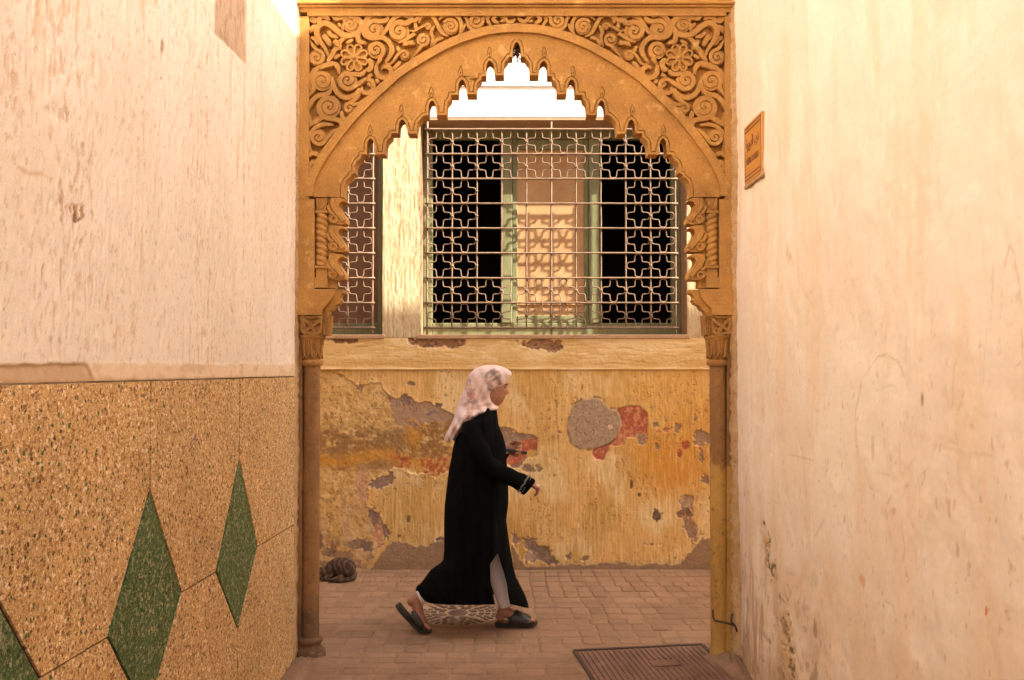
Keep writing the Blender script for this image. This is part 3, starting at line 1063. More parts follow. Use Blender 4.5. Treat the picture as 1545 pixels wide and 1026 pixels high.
def window(w, right_px, kind, label):
    """grilled window; right_px is where its last upright stands"""
    win = empty('window', (0, 0, 0), label)
    win.parent = far
    win.location = ((w['x0'] + w['x1']) / 2, 0, w['z0'])
    D0, D1 = YB + .004, YB + .24
    # reveal: the sides of the opening
    r = MB()
    t = .03
    r.box(w['x0'] - t, w['x0'], D0, D1 + .08, w['z0'], w['z1'])
    r.box(w['x1'], w['x1'] + t, D0, D1 + .08, w['z0'], w['z1'])
    r.box(w['x0'] - t, w['x1'] + t, D0 - .003, D1 + .08, w['z1'], w['z1'] + .026)
    r.build('reveal', M['reveal'], win)
    s = MB()
    s.box(w['x0'] - .02, w['x1'] + .02, YB - .022, D1 + .08, w['z0'] - .034, w['z0'] + .001, .006)
    s.build('sill', M['reveal'], win)
    # joinery
    zb, zt = w['z0'] + .002, w['z1'] - .002
    xs = lambda px: (px - CX) * D1 / 1300.0
    fr = MB()
    fr.box(w['x0'] + .001, w['x0'] + .075, D1, D1 + .06, zb, zt, .004)
    fr.box(w['x1'] - .075, w['x1'] - .001, D1, D1 + .06, zb, zt, .004)
    fr.box(w['x0'] + .0755, w['x1'] - .0755, D1 + .001, D1 + .06, zt - .085, zt, .004)
    fr.box(w['x0'] + .0755, w['x1'] - .0755, D1 + .001, D1 + .06, zb, zb + .10, .004)
    fr.build('frame', M['green_wood'], win)
    xm0, xm1 = w['x0'] + (xs(757) - WIN['x0']), w['x0'] + (xs(905) - WIN['x0'])
    if kind == 'open':
        st = MB()
        st.box(xm0, xm0 + .085, D1 - .012, D1 + .05, zb + .10, zt - .086, .005)
        st.box(xm0 + .086, xm0 + .125, D1 + .010, D1 + .05, zb + .10, zt - .086, .004)
        st.box(xm1 - .085, xm1, D1 - .012, D1 + .05, zb + .10, zt - .086, .005)
        st.box(xm1 - .125, xm1 - .086, D1 + .010, D1 + .05, zb + .10, zt - .086, .004)
        st.box(xm0 + .126, xm1 - .126, D1 + .006, D1 + .05, zt - .17, zt - .088, .004)
        st.box(xm0 + .126, xm1 - .126, D1 + .006, D1 + .05, zb + .101, zb + .16, .004)
        st.build('shutter_frame', M['green_wood'], win)
        pn = MB()
        pn.box(xm0 + .122, xm1 - .122, D1 + .024, D1 + .045, zb + .155, zt - .165)
        pn.box(xm0 + .14, xm1 - .14, D1 + .012, D1 + .03, zb + .245, zb + .262, .003)
        pn.build('shutter_panel', M['tan_board'], win)
        # dark room behind the two open bays
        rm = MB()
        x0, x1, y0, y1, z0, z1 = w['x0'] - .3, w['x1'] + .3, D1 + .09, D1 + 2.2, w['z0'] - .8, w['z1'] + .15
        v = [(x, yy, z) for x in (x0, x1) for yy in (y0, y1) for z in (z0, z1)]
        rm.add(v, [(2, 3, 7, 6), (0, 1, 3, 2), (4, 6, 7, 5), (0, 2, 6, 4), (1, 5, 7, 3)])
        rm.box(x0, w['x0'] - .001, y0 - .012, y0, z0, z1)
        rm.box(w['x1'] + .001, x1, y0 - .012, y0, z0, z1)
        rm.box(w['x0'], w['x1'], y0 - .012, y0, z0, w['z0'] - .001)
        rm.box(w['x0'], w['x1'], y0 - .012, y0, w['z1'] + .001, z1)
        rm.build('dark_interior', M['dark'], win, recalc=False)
        # half-drawn dark cloth inside, seen as faint folds
    else:
        pn = MB()
        pn.box(w['x0'] + .07, w['x1'] - .07, D1 + .03, D1 + .05, zb + .09, zt - .08)
        pn.build('shutter_panel', M['shaded_board'], win)
    # grille
    xr = (right_px - CX) / SG
    ncol, nrow = 10, 8
    ztop = gz_(195.6)
    zbot = gz_(494.6)
    dz = (ztop - zbot) / nrow
    dx = CELL
    for i in range(ncol + 1):
        bx = xr - (ncol - i) * dx
        b = MB()
        edge = i in (0, ncol)
        mid = i == 5
        z0, z1 = (zbot - .005, ztop + .004)
        if edge or mid:
            z0, z1 = zbot - .095, ztop + .062
        rr = .0085 if (edge or mid) else .0070
        nseg = 24
        b.tube([(bx + random.uniform(-.0012, .0012), YG, z0 + (z1 - z0) * k / nseg) for k in range(nseg + 1)], rr, 6)
        b.build('upright_bar', M['iron'], win, smooth=True)
    for j in range(nrow + 1):
        zz = ztop - j * dz
        b = MB()
        rr = .0095 if j in (0, nrow) else .0075
        b.tube([(xr - ncol * dx - .02 + (ncol * dx + .04) * k / 30, YG - .009, zz + random.uniform(-.0012, .0012)) for k in range(31)], rr, 6)
        b.build('cross_bar', M['iron'], win, smooth=True)
    wl = wloc(win)
    for j in range(nrow):
        for i in range(ncol):
            if j in (0, 1, 6, 7) or i in (0, 1, 8, 9):
                o = bpy.data.objects.new('grille_flower', flower_me)
                COL.objects.link(o)
                o.parent = win
                o.location = Vector((xr - (ncol - i - .5) * dx, YG - .002, ztop - (j + .5) * dz)) - wl
                o.scale = (random.uniform(.98, 1.02), 1, random.uniform(.99, 1.03))
                nxt = j in (0, 1, 6, 7) or i + 1 in (1, 2, 8, 9)
                if i + 1 < ncol:
                    o = bpy.data.objects.new('grille_knot', knot_me)
                    COL.objects.link(o)
                    o.parent = win
                    o.location = Vector((xr - (ncol - i - 1) * dx, YG - .008, ztop - (j + .5) * dz)) - wl
    return win


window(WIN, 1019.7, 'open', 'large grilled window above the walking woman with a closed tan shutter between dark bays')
window(WIN2, 561.7, 'shut', 'grilled window partly hidden by the left arch post')

# ================================================================== LEFT HOUSE
lh = empty('house_wall', (XL, 2.0, 0), 'left alley wall of pale rough plaster over terrazzo dado with green diamonds', 'wall')
b = MB()
b.box(-9, XL - .014, -8, 4.765, 0, 5.7)
b.build('masonry', M['cream'], lh)


def lw(px, py):
    p = at_X(px, py, XL)
    return (p[1], p[2])


ZD = 1.520                 # top of the dado at its far end; it rises a little towards the alley mouth


def zd(yv):
    return 1.549 - .0104 * (yv - 1.967)



def left_plaster():
    step = 0.0056
    Yv, Z = np.meshgrid(np.arange(1.75, 4.70, step), np.arange(ZD + .002, 3.72, step))
    Z0_ = Z.copy()
    Z = Z + (zd(Yv) + .002 - Z[0, 0]) * np.clip(1 - (Z - ZD) / .25, 0, 1)
    t = (Yv, Z)
    wob = (fbm(Yv * 26, Z * 26, 1, 4) - .5)
    col = np.ones(Yv.shape + (3,)) * np.array([0.77, 0.69, 0.585])
    col = mixc(col, (0.81, 0.735, 0.635), sstep(.4, .62, fbm(Yv * 2, Z * 2, 5)))
    rib = fbm(Yv * 60, Z * 5, 7, 3)
    rib2 = fbm(Yv * 28, Z * 2.2, 9, 3)
    lump = fbm(Yv * 40, Z * 40, 11, 4)
    fine_ = fbm(Yv * 110, Z * 40, 12, 3)
    disp = (rib - .5) * -.003 + (lump - .5) * .0022 + (rib2 - .5) * -.0015 + (fine_ - .5) * .0042
    # rusty brown pits and runs, thicker towards the near end
    zone = fbm(Yv * 3.2, Z * 1.3, 15, 3)
    pits = sstep(.60, .70, fbm(Yv * 75, Z * 17, 13, 3)) * sstep(.42, .60, zone)
    col = mixc(col, (0.50, 0.31, 0.15), pits * .45)
    disp -= pits * .003
    runs = sstep(.62, .74, fbm(Yv * 46, Z * 2.4, 17, 3)) * sstep(.45, .62, fbm(Yv * 5, Z * 2, 19))
    col = mixc(col, (0.62, 0.44, 0.26), runs * .55)
    sp = sstep(.68, .74, fbm(Yv * 95, Z * 45, 20, 3))
    col = mixc(col, (0.46, 0.29, 0.15), sp * .45)
    # the damaged knot, the dark smears
    for (px, py, ry, rz, s_, c) in ((110, 316, .020, .012, .8, (0.42, 0.24, 0.11)), (124, 322, .014, .016, .8, (0.42, 0.24, 0.11)), (118, 334, .014, .010, 1, (0.16, 0.08, 0.04)), (113, 328, .010, .016, .7, (0.36, 0.2, 0.09)), (122, 348, .008, .030, .6, (0.44, 0.27, 0.13)), (112, 356, .007, .028, .6, (0.44, 0.27, 0.13)), (140, 325, .008, .012, .5, (0.5, 0.33, 0.18)), (117, 372, .006, .03, .5, (0.50, 0.32, 0.17)),
                                    (245, 85, .012, .045, .8, (0.36, 0.22, 0.12)), (283, 30, .012, .035, .5, (0.42, 0.28, 0.16)), (178, 160, .016, .05, .4, (0.55, 0.38, 0.22)),
                                    (95, 305, .010, .05, .6, (0.42, 0.25, 0.12)), (205, 480, .012, .07, .5, (0.52, .34, .18)), (343, 160, .012, .04, .35, (0.55, 0.36, 0.2)),
                                    (22, 100, .010, .06, .5, (0.50, 0.32, 0.17)), (184, 530, .010, .09, .4, (0.66, .46, .25))):
        yy, zz = lw(px, py)
        d = np.sqrt(((Yv - yy) / ry) ** 2 + ((Z - zz) / rz) ** 2) - 1.25 + wob * 4.2
        m = sstep(.25, -.35, d) * s_ * sstep(.40, .56, fbm(Yv * 95, Z * 52, 61, 3))
        col = mixc(col, c, m)
        disp -= m * .003
    # trowelled arc
    arc = [lw(px, py) for px, py in ((28, 252), (45, 262), (66, 262))]
    col = mixc(col, (0.60, 0.44, 0.29), np.exp(-(line_dist(Yv, Z, arc) / .006) ** 2) * .8)
    # bare grey patch under the top edge
    P = [lw(px, py) for px, py in ((330, -60), (373, -60), (372, 97), (337, 62), (325, 50))]
    d = poly_sdf(Yv, Z, P) + wob * .012
    m = sstep(.004, -.004, d)
    gc = np.ones(col.shape) * np.array([0.52, 0.38, 0.265])
    gc = mixc(gc, (0.40, 0.28, 0.19), sstep(.5, .66, fbm(Yv * 60, Z * 22, 23, 3)))
    col = col * (1 - m[..., None]) + gc * m[..., None]
    disp = disp * (1 - m) + m * (-.008 + .004 * (lump - .5))
    col = mixc(col, (0.50, 0.30, 0.14), np.exp(-((d) / .006) ** 2) * .45)
    # smooth band over the dado, its left part broken away
    bm_ = sstep(1.601, 1.591, Z + .004 * (Yv - 2.4) + wob * .014)
    col = mixc(col, (0.74, 0.58, 0.39), bm_ * .8)
    disp = disp * (1 - bm_ * .35) + bm_ * .0015
    col = mixc(col, (0.60, 0.44, 0.27), bm_ * sstep(.50, .68, fbm(Yv * 14, Z * 30, 71, 4)) * .6)
    yA, zA = lw(132, 549)
    P = [(0, 1.592), lw(0, 551), lw(70, 550), (yA, zA), (lw(154, 575)[0], 1.50), (0, 1.50)]
    d = poly_sdf(Yv, Z, P) + wob * .008
    m = sstep(.003, -.003, d)
    col = mixc(col, (0.58, 0.43, 0.28), m)
    disp = disp * (1 - m) + m * (-.004 + .004 * (lump - .5))
    col = mixc(col, (0.36, 0.22, 0.12), np.exp(-(d / .003) ** 2) * .6 * sstep(.35, .55, fbm(Yv * 20, Z * 40, 73, 3)))
    # brown line of dirt along the dado
    col = mixc(col, (0.42, 0.26, 0.13), sstep(.010, .002, Z - zd(Yv) + wob * .006) * .7)
    col *= (.94 + .12 * lump)[..., None]
    return grid_obj('plaster_coat', XL - .002 + disp, Yv, Z, col, M['plaster_attr'], lh)


left_plaster()

# dado: terrazzo slabs with recessed joints and green kites
apx = [1.873, 2.785, 3.695, 4.605]
hw = 0.277
ZA_, ZB_ = 1.186, 0.464


def zside(yv):
    return 0.819 - 0.036 * (yv - 2.15)


def dado_piece(poly, name, m, x=XL):
    """poly in (y, z), inset by half a joint"""
    c = np.mean(np.array(poly), axis=0)
    n = len(poly)
    ar = sum(poly[i][0] * poly[(i + 1) % n][1] - poly[(i + 1) % n][0] * poly[i][1] for i in range(n))
    if ar < 0:
        poly = poly[::-1]
    ins = []
    for i in range(n):
        p, q, r = [np.array(k) for k in (poly[i - 1], poly[i], poly[(i + 1) % n])]
        d1 = (q - p) / np.linalg.norm(q - p)
        d2 = (r - q) / np.linalg.norm(r - q)
        n1 = np.array((-d1[1], d1[0]))
        n2 = np.array((-d2[1], d2[0]))
        g1 = .0030 + .0042 * abs(n1[0])            # upright joints are the wider ones
        g2 = .0030 + .0042 * abs(n2[0])
        A = np.array((n1, n2))
        if abs(np.linalg.det(A)) < .05:
            ins.append(q + n1 * g1)
        else:
            ins.append(q + np.linalg.solve(A, np.array((g1, g2))))
    tri = tessellate_polygon([[Vector((p[0], p[1], 0)) for p in ins]])
    v = [(x, p[0], p[1]) for p in ins] + [(x - .010, p[0], p[1]) for p in ins]
    f = [tuple(t) for t in tri] + [(i, (i + 1) % n, (i + 1) % n + n, i + n) for i in range(n)]
    b = MB()
    b.add(v, f)
    return b.build(name, m, lh)


b = MB()
b.box(XL - .0135, XL - .007, -2.0, 4.70, 0.0, ZD + .012)
b.build('joint_strip', M['groove'], lh)
YEND = 4.66
for i, a in enumerate(apx[:3]):
    kite = [(a, ZA_), (a - hw, zside(a - hw)), (a, ZB_), (a + hw, zside(a + hw))]
    dado_piece(kite, 'diamond_inlay', M['terrazzo_green'])
edges = [0.97] + apx
for i in range(len(edges) - 1):
    a, c = edges[i], edges[i + 1]
    last = i == len(edges) - 2
    if last:
        up = [(a, zd(a)), (a, ZA_), (a + hw, zside(a + hw)), (YEND, zside(YEND)), (YEND, zd(YEND))]
        lo = [(a, 0.0), (a, ZB_), (a + hw, zside(a + hw)), (YEND, zside(YEND)), (YEND, 0.0)]
    else:
        first = i == 0
        up = [(a, zd(a)), (a, ZA_), (a + hw, zside(a + hw)), (c - hw, zside(c - hw)), (c, ZA_), (c, zd(c))]
        lo = [(a, 0.0), (a, ZB_), (a + hw, zside(a + hw)), (c - hw, zside(c - hw)), (c, ZB_), (c, 0.0)]
    dado_piece(up, 'terrazzo_slab', M['terrazzo'])
    dado_piece(lo, 'terrazzo_slab', M['terrazzo'])
b = MB()
b.box(XL - .006, XL, -8, .968, 0, ZD + .03)
b.build('terrazzo_slab', M['terrazzo'], lh)
b = MB()
b.box(XL - .006, XL + .001, -8, 1.756, ZD + .034, 5.6)
b.box(XL - .006, XL + .001, 1.758, 4.70, 3.716, 5.6)
b.build('plaster_field', M['cream'], lh)

# ================================================================== RIGHT HOUSE
rh = empty('house_wall', (XR, 2.0, 0), 'right alley wall of smooth cream plaster, scratched and stained at its foot', 'wall')
b = MB()
b.box(XR + .012, 2.95, -8, 4.74, 0, 5.32)
b.box(2.952, 10, -8, 4.74, 0, 6.67)
b.build('masonry', M['cream'], rh)


def rw(px, py):
    p = at_X(px, py, XR)
    return (p[1], p[2])


def right_plaster():
    step = 0.0062
    Yv, Z = np.meshgrid(np.arange(1.85, 4.70, step), np.arange(0.0, 3.72, step))
    col = np.ones(Yv.shape + (3,)) * np.array([0.765, 0.68, 0.58])
    wob = fbm(Yv * 26, Z * 26, 1, 4) - .5
    # lime-wash streaks, damp bloom
    s1 = fbm(Yv * 9, Z * 1.3, 3, 4)
    s2 = fbm(Yv * 2.2, Z * 1.6, 5, 4)
    col = mixc(col, (0.80, 0.735, 0.645), sstep(.42, .62, s2) * .8)
    col = mixc(col, (0.74, 0.595, 0.44), sstep(.50, .70, s1) * .5)
    near = sstep(1.5, .4, Z)
    col = mixc(col, (0.68, 0.53, 0.385), near * sstep(.40, .62, fbm(Yv * 4, Z * 3, 7, 4)) * .6)
    lump = fbm(Yv * 12, Z * 9, 9, 4)
    disp = (lump - .5) * .012 + (fbm(Yv * 2.0, Z * 1.3, 11, 3) - .5) * .022
    brush = fbm(Yv * 10, Z * 90, 13, 3)
    col *= (.97 + .06 * brush)[..., None]
    # far end: pale flaking strip beside the arch with dirt
    fz = sstep(3.75, 4.25, Yv) * sstep(1.25, .2, Z + (s1 - .5) * .6)
    col = mixc(col, (0.70, 0.56, 0.42), fz * sstep(.4, .6, fbm(Yv * 14, Z * 2.2, 15)) * .8)
    col = mixc(col, (0.40, 0.26, 0.15), fz * sstep(.52, .66, fbm(Yv * 16, Z * 3.0, 17, 4)) * .75)
    st2 = sstep(2.9, 3.5, Yv) * sstep(1.0, .1, Z + (s1 - .5) * .5)
    col = mixc(col, (0.50, 0.34, 0.20), st2 * sstep(.56, .68, fbm(Yv * 9, Z * 4.5, 27, 4)) * .55)
    col = mixc(col, (0.16, 0.11, 0.07), st2 * sstep(.66, .72, fbm(Yv * 10, Z * 16, 29, 4)) * .6)
    # mouldy crack climbing from the foot
    crack = [rw(px, py) for px, py in ((1197, 1040), (1190, 985), (1184, 930), (1172, 880), (1160, 840), (1152, 790))]
    d = line_dist(Yv, Z, crack) + wob * .06 + (fbm(Yv * 6, Z * 8, 35, 3) - .5) * .22
    wdt = .24 * sstep(1.05, .0, Z) + .02
    m = sstep(1.0, .1, d / wdt) * sstep(.30, .52, fbm(Yv * 7, Z * 11, 37, 3) + .15 * (.8 - Z))
    col = mixc(col, (0.55, 0.36, 0.15), m * .60)
    speck = sstep(.47, .60, .5 * fbm(Yv * 13, Z * 24, 19, 4) + .5 * fbm(Yv * 34, Z * 75, 22, 3))
    col = mixc(col, (0.09, 0.065, 0.04), np.clip(m * speck * .95, 0, 1) * sstep(.42, .55, fbm(Yv * 5, Z * 7, 24, 3) + .12 * (1 - Z)))
    col = mixc(col, (0.74, 0.62, 0.48), m * sstep(.60, .70, fbm(Yv * 10, Z * 22, 21, 3)) * .6)
    disp -= m * .006 * speck
    base = sstep(.34, .02, Z + wob * .25)
    col = mixc(col, (0.46, 0.30, 0.185), base * .6)
    # scratches
    for pts, wd, st in (
            (((1293, 674), (1291, 618), (1300, 572), (1321, 538), (1336, 535), (1352, 546), (1360, 567)), .0032, .55),
            (((1306, 690), (1321, 710), (1347, 721)), .0028, .4), (((1185, 685), (1229, 695)), .003, .5), (((1216, 562), (1234, 597), (1236, 628)), .003, .3),
            (((1359, 787), (1365, 828), (1362, 845)), .004, .4), (((1540, 456), (1532, 385), (1522, 370), (1512, 420), (1506, 480)), .0026, .5),
            (((1490, 500), (1497, 400)), .0026, .4), (((1431, 440), (1433, 480)), .0026, .3), (((1320, 590), (1345, 580), (1352, 590)), .003, .3),
            (((1310, 735), (1325, 740)), .003, .5), (((1400, 670), (1440, 680), (1495, 688)), .004, .25), (((1345, 750), (1340, 760)), .004, .5),
            (((1230, 810), (1243, 785)), .005, .35), (((1187, 863), (1199, 868)), .004, .5), (((1341, 440), (1345, 470)), .003, .3), (((1335, 905), (1348, 915)), .003, .4),
            (((1260, 520), (1258, 512)), .003, .3), (((1436, 545), (1432, 600)), .0025, .35), (((1484, 500), (1480, 580)), .0025, .3), (((1540, 500), (1540, 575)), .0025, .3)):
        dd = line_dist(Yv, Z, [rw(*p) for p in pts]) + (fbm(Yv * 30, Z * 30, 33, 2) - .5) * .006
        m = np.exp(-(dd / (wd * 1.1)) ** 2) * st * .7
        col = mixc(col, (0.40, 0.27, 0.16), m)
    for (px, py, ry, rz, st, c) in (
            (1389, 604, .008, .02, .9, (0.34, .26, .11)), (1316, 670, .008, .05, .45, (0.5, .38, .22)), (1330, 640, .012, .012, .5, (0.4, .3, .18)),
            (1427, 760, .012, .028, .6, (0.46, .33, .2)), (1434, 762, .007, .02, .5, (0.46, .33, .2)), (1440, 833, .008, .02, .5, (0.46, .33, .2)),
            (1300, 877, .02, .018, .8, (0.62, .37, .20)), (1482, 924, .005, .010, 1, (0.6, .14, .06)), (1151, 815, .05, .035, .7, (0.58, .38, .2)),
            (1185, 893, .03, .02, .6, (0.6, .38, .2)), (1203, 920, .03, .04, .5, (0.5, .31, .18)), (1236, 726, .008, .008, .8, (0.3, .2, .1)),
            (1190, 385, .03, .05, .35, (0.6, .44, .28)), (1194, 388, .015, .02, .45, (0.5, .36, .22)), (1229, 952, .02, .03, .7, (0.35, .22, .12)), (1350, 770, .012, .012, .5, (0.45, .32, .2)),
            (1335, 775, .05, .02, .3, (0.6, .45, .28)), (1145, 750, .03, .03, .3, (0.56, .36, .2)), (1151, 610, .02, .06, .4, (0.62, .40, .24)), (1265, 310, .006, .006, .6, (0.5, .36, .2)), (1376, 97, .005, .005, .6, (0.5, .36, .2)),
            (1480, 120, .004, .004, .6, (0.5, .36, .2)), (1195, 10, .01, .02, .4, (0.6, .44, .26)), (1435, 600, .06, .03, .25, (0.62, .46, .3)), (1395, 660, .2, .02, .2, (0.64, .47, .3))):
        yy, zz = rw(px, py)
        dd = np.sqrt(((Yv - yy) / ry) ** 2 + ((Z - zz) / rz) ** 2) - 1 + wob * 2.2
        col = mixc(col, c, sstep(.3, -.4, dd) * st)
    # fine flecks
    col = mixc(col, (0.48, 0.33, 0.19), sstep(.75, .80, fbm(Yv * 60, Z * 24, 41, 3)) * .5 * sstep(2.6, 1.0, Z))
    # the plaster is dressed ragged against the arch
    return grid_obj('plaster_coat', (XR + .002 - disp)[:, ::-1], Yv[:, ::-1], Z[:, ::-1], col[:, ::-1], M['smooth_attr'], rh)


right_plaster()
b = MB()
b.box(XR + .004, XR + .010, -8, 1.87, 0, 5.3)
b.box(XR + .004, XR + .010, 1.872, 4.70, 3.712, 5.3)
b.build('plaster_field', M['cream'], rh)

# ---- street name tile on the right wall
TY0, TY1, TZ0, TZ1 = 4.13, 4.435, 2.512, 2.812
XT = XR - .010
tl = empty('street_sign', (XR, 4.33, 2.5), 'orange glazed street name tile fixed to the right wall', 'street sign')
b = MB()
b.box(XT, XR + .008, TY0, TY1, TZ0, TZ1, .003)
b.build('tile', M['tile'], tl)
b = MB()
for z in (TZ0 + .018, TZ0 + .036, TZ1 - .018, TZ1 - .036):
    b.box(XT - .0012, XT + .002, TY0 + .012, TY1 - .012, z - .0035, z + .0035)
for yv in (TY0 + .009, TY1 - .009):
    b.box(XT - .0012, XT + .002, yv - .0025, yv + .0025, TZ0 + .012, TZ1 - .012)
b.build('border_line', M['tile_ink'], tl)
b = MB()
b.box(XT - .004, XR + .006, TY0 - .016, TY1 + .004, TZ0 - .022, TZ0 - .002, .004)
b.build('mortar_ledge', M['rough_edge'], tl)


def lettering(txt, size, yc, zc, name, width):
    cu = bpy.data.curves.new(name, 'FONT')
    cu.body = txt
    cu.size = size
    cu.align_x = 'CENTER'
    cu.align_y = 'CENTER'
    cu.extrude = .0008
    o = bpy.data.objects.new(name, cu)
    COL.objects.link(o)
    bpy.context.view_layer.update()
    me = bpy.data.meshes.new_from_object(o.evaluated_get(bpy.context.evaluated_depsgraph_get()))
    bpy.data.objects.remove(o)
    n = len(me.vertices)
    if n == 0:
        return
    co = np.empty(n * 3)
    me.vertices.foreach_get('co', co)
    co = co.reshape(-1, 3)
    w = co[:, 0].max() - co[:, 0].min()
    xm = (co[:, 0].max() + co[:, 0].min()) / 2
    zm = (co[:, 1].max() + co[:, 1].min()) / 2
    k = width / w
    out = np.empty_like(co)
    out[:, 0] = XT - .0008 - co[:, 2]
    out[:, 1] = yc - (co[:, 0] - xm) * k           # reads left to right seen from the alley
    out[:, 2] = zc + (co[:, 1] - zm) * max(k, 1.0)
    me.vertices.foreach_set('co', out.ravel())
    me.update()
    link(name, me, M['tile_ink'], tl)


yc = (TY0 + TY1) / 2
lettering('DERB DOUIRA', .047, yc, 2.62, 'lettering', .215)
lettering(''.join(chr(c) for c in (0xFE93, 0xFEAE, 0xFEF3, 0xFEED, 0xFEAA, 0xFEDF, 0xFE8D, 0x20, 0xFE8F, 0xFEAD, 0xFEA9)), .075, yc, 2.705, 'lettering', .22)

# ================================================================== ARCHWAY
AX = 779.8                                     # axis of the arch in tracing units


def ap(px, py, Y=YA):
    p = at_Y(px, py, Y)
    return (p[0], p[2])


def mir(pts):
    return [(2 * AX - p[0], p[1]) for p in pts]


arch = empty('archway', (0.02, YA, 0), 'carved ochre stone archway with scalloped edge spanning the alley', 'archway')
YBK = YA + .115

# outer curve of the arch band, left half from spring to crown
OUT = [(461, 296), (463, 272), (478, 240), (497, 212), (516, 187), (535, 165), (557, 143), (576, 125), (595, 108), (620, 91), (645, 76), (668, 63.5), (691, 53.5),
       (712, 46.5), (732, 41), (756, 37.5), (AX, 36.3)]
OUTs = smooth_line(OUT, 3)
INN = []
for i, p in enumerate(OUTs):
    a = OUTs[max(i - 1, 0)]
    c = OUTs[min(i + 1, len(OUTs) - 1)]
    t = (c - a) / np.linalg.norm(c - a)
    INN.append(p + np.array((-t[1], t[0])) * 12.5)
INN[-1][0] = AX
z4 = [(902, 140), (878, 152), (863, 190), (856, 240), (855, 283), (818, 285), (803, 312), (778, 340), (772, 380), (772, 465), (683, 465), (681, 420), (672, 360), (655, 335), (632, 320),
      (612, 338), (600, 370), (597, 472), (556, 472), (552, 502), (514, 538), (506, 572), (505, 649), (412, 649), (409, 590), (395, 535), (380, 512), (362, 503), (342, 520), (330, 555),
      (326, 655), (260, 655), (256, 692), (224, 726), (218, 765), (215, 851), (116, 851), (113, 795), (102, 740), (90, 718), (75, 708), (55, 722), (40, 762), (36, 852), (2, 854)]
z5 = [(822, 217), (786, 262), (776, 302), (770, 366), (692, 367), (688, 330), (672, 272), (660, 248), (645, 236), (625, 250), (611, 280), (606, 361), (545, 363), (540, 396), (502, 431), (491, 471),
      (486, 556), (395, 556), (390, 485), (376, 432), (365, 416), (352, 410), (336, 422), (322, 455), (318, 556), (272, 557), (264, 592), (226, 622), (205, 668), (212, 726), (176, 738), (172, 758),
      (128, 792), (106, 850), (104, 905)]
INTR = [(640 + x / 6.413, 40 + y / 6.413) for x, y in z4] + [(500 + x / 6.04, 140 + y / 6.04) for x, y in z5]
INTR[0] = (AX, INTR[0][1])
INTR += [(517.5, 290), (517.5, 297)]

left_in = [tuple(p) for p in INN]                               # spring -> crown
poly = left_in + mir(left_in[:-1])[::-1]                        # left spring -> crown -> right spring
intr_r = mir(INTR[1:])                                          # crown -> right spring, right side
poly += intr_r[::-1]                                            # right spring -> crown
poly += INTR                                                    # crown -> left spring
b = MB()
b.prism([ap(*p) for p in poly], YA + .012, YBK)
arch_face = soften(b.build('arch_face', M['stone'], arch), 35)

b = MB()
ring = [tuple(p) for p in OUTs] + mir([tuple(p) for p in OUTs[:-1]])[::-1]
ring_in = left_in + mir(left_in[:-1])[::-1]
b.prism([ap(*p) for p in ring + ring_in[::-1]], YA - .010, YBK - .002)
soften(b.build('arch_band', M['stone'], arch), 35)


def ribbon(b, pts, w, h, y0, flip=False):
    """raised strip along a line given in tracing units; w is one width or a list"""
    P = [np.array(ap(*p)) for p in pts]
    n = len(P)
    ws = (w if hasattr(w, '__len__') else [w] * n)
    k = YA / 1300.0
    prof = [(-.5, -.003), (-.5, h * .82), (-.43, h * .99), (0, h), (.43, h * .99), (.5, h * .82), (.5, -.003)]
    v = []
    for i in range(n):
        t = P[min(i + 1, n - 1)] - P[max(i - 1, 0)]
        t = t / (np.linalg.norm(t) + 1e-9)
        nn = np.array((-t[1], t[0]))
        for a, q in prof:
            p = P[i] + nn * a * ws[i] * k
            v.append((p[0], y0 - q * (0.6 + 0.4 * min(1, ws[i] / 5)), p[1]))
    m = len(prof)
    f = [(i * m + j, i * m + j + 1, (i + 1) * m + j + 1, (i + 1) * m + j) for i in range(n - 1) for j in range(m - 1)]
    f.append(tuple(range(m))[::-1])
    f.append(tuple((n - 1) * m + j for j in range(m)))
    b.add(v, f)


# moulded lip along the scalloped edge, with a flame over each little niche
def offset_line(pts, d):
    out = []
    n = len(pts)
    for i in range(n):
        p, q, r = [np.array(pts[max(0, min(n - 1, i + k))], float) for k in (-1, 0, 1)]
        d1 = q - p
        d2 = r - q
        if np.linalg.norm(d1) < 1e-6:
            d1 = d2
        if np.linalg.norm(d2) < 1e-6:
            d2 = d1
        d1 /= np.linalg.norm(d1)
        d2 /= np.linalg.norm(d2)
        n1 = np.array((-d1[1], d1[0]))
        n2 = np.array((-d2[1], d2[0]))
        k = n1 + n2
        den = max(np.dot(k, n1), .5)
        out.append(tuple(q + k / den * d))
    return out


lip = offset_line(INTR, -1.9)
if lip[0][1] > INTR[0][1]:
    lip = offset_line(INTR, 1.9)
def slot(b, pts, w, y0, y1, closed=False):
    """a narrow closed bar along a line, to be cut out of the stone"""
    P = [np.array(ap(*p)) for p in pts]
    n = len(P)
    k = YA / 1300.0
    v = []
    for i in range(n):
        a_, c_ = P[max(i - 1, 0)], P[min(i + 1, n - 1)]
        t = (c_ - a_) / (np.linalg.norm(c_ - a_) + 1e-9)
        nn = np.array((-t[1], t[0])) * w * k / 2
        for q, yy in ((P[i] + nn, y0), (P[i] - nn, y0), (P[i] - nn, y1), (P[i] + nn, y1)):
            v.append((q[0], yy, q[1]))
    f = [(i * 4 + j, i * 4 + (j + 1) % 4, (i + 1) * 4 + (j + 1) % 4, (i + 1) * 4 + j) for i in range(n - 1) for j in range(4)]
    f += [(3, 2, 1, 0), tuple((n - 1) * 4 + j for j in range(4))]
    b.add(v, f)


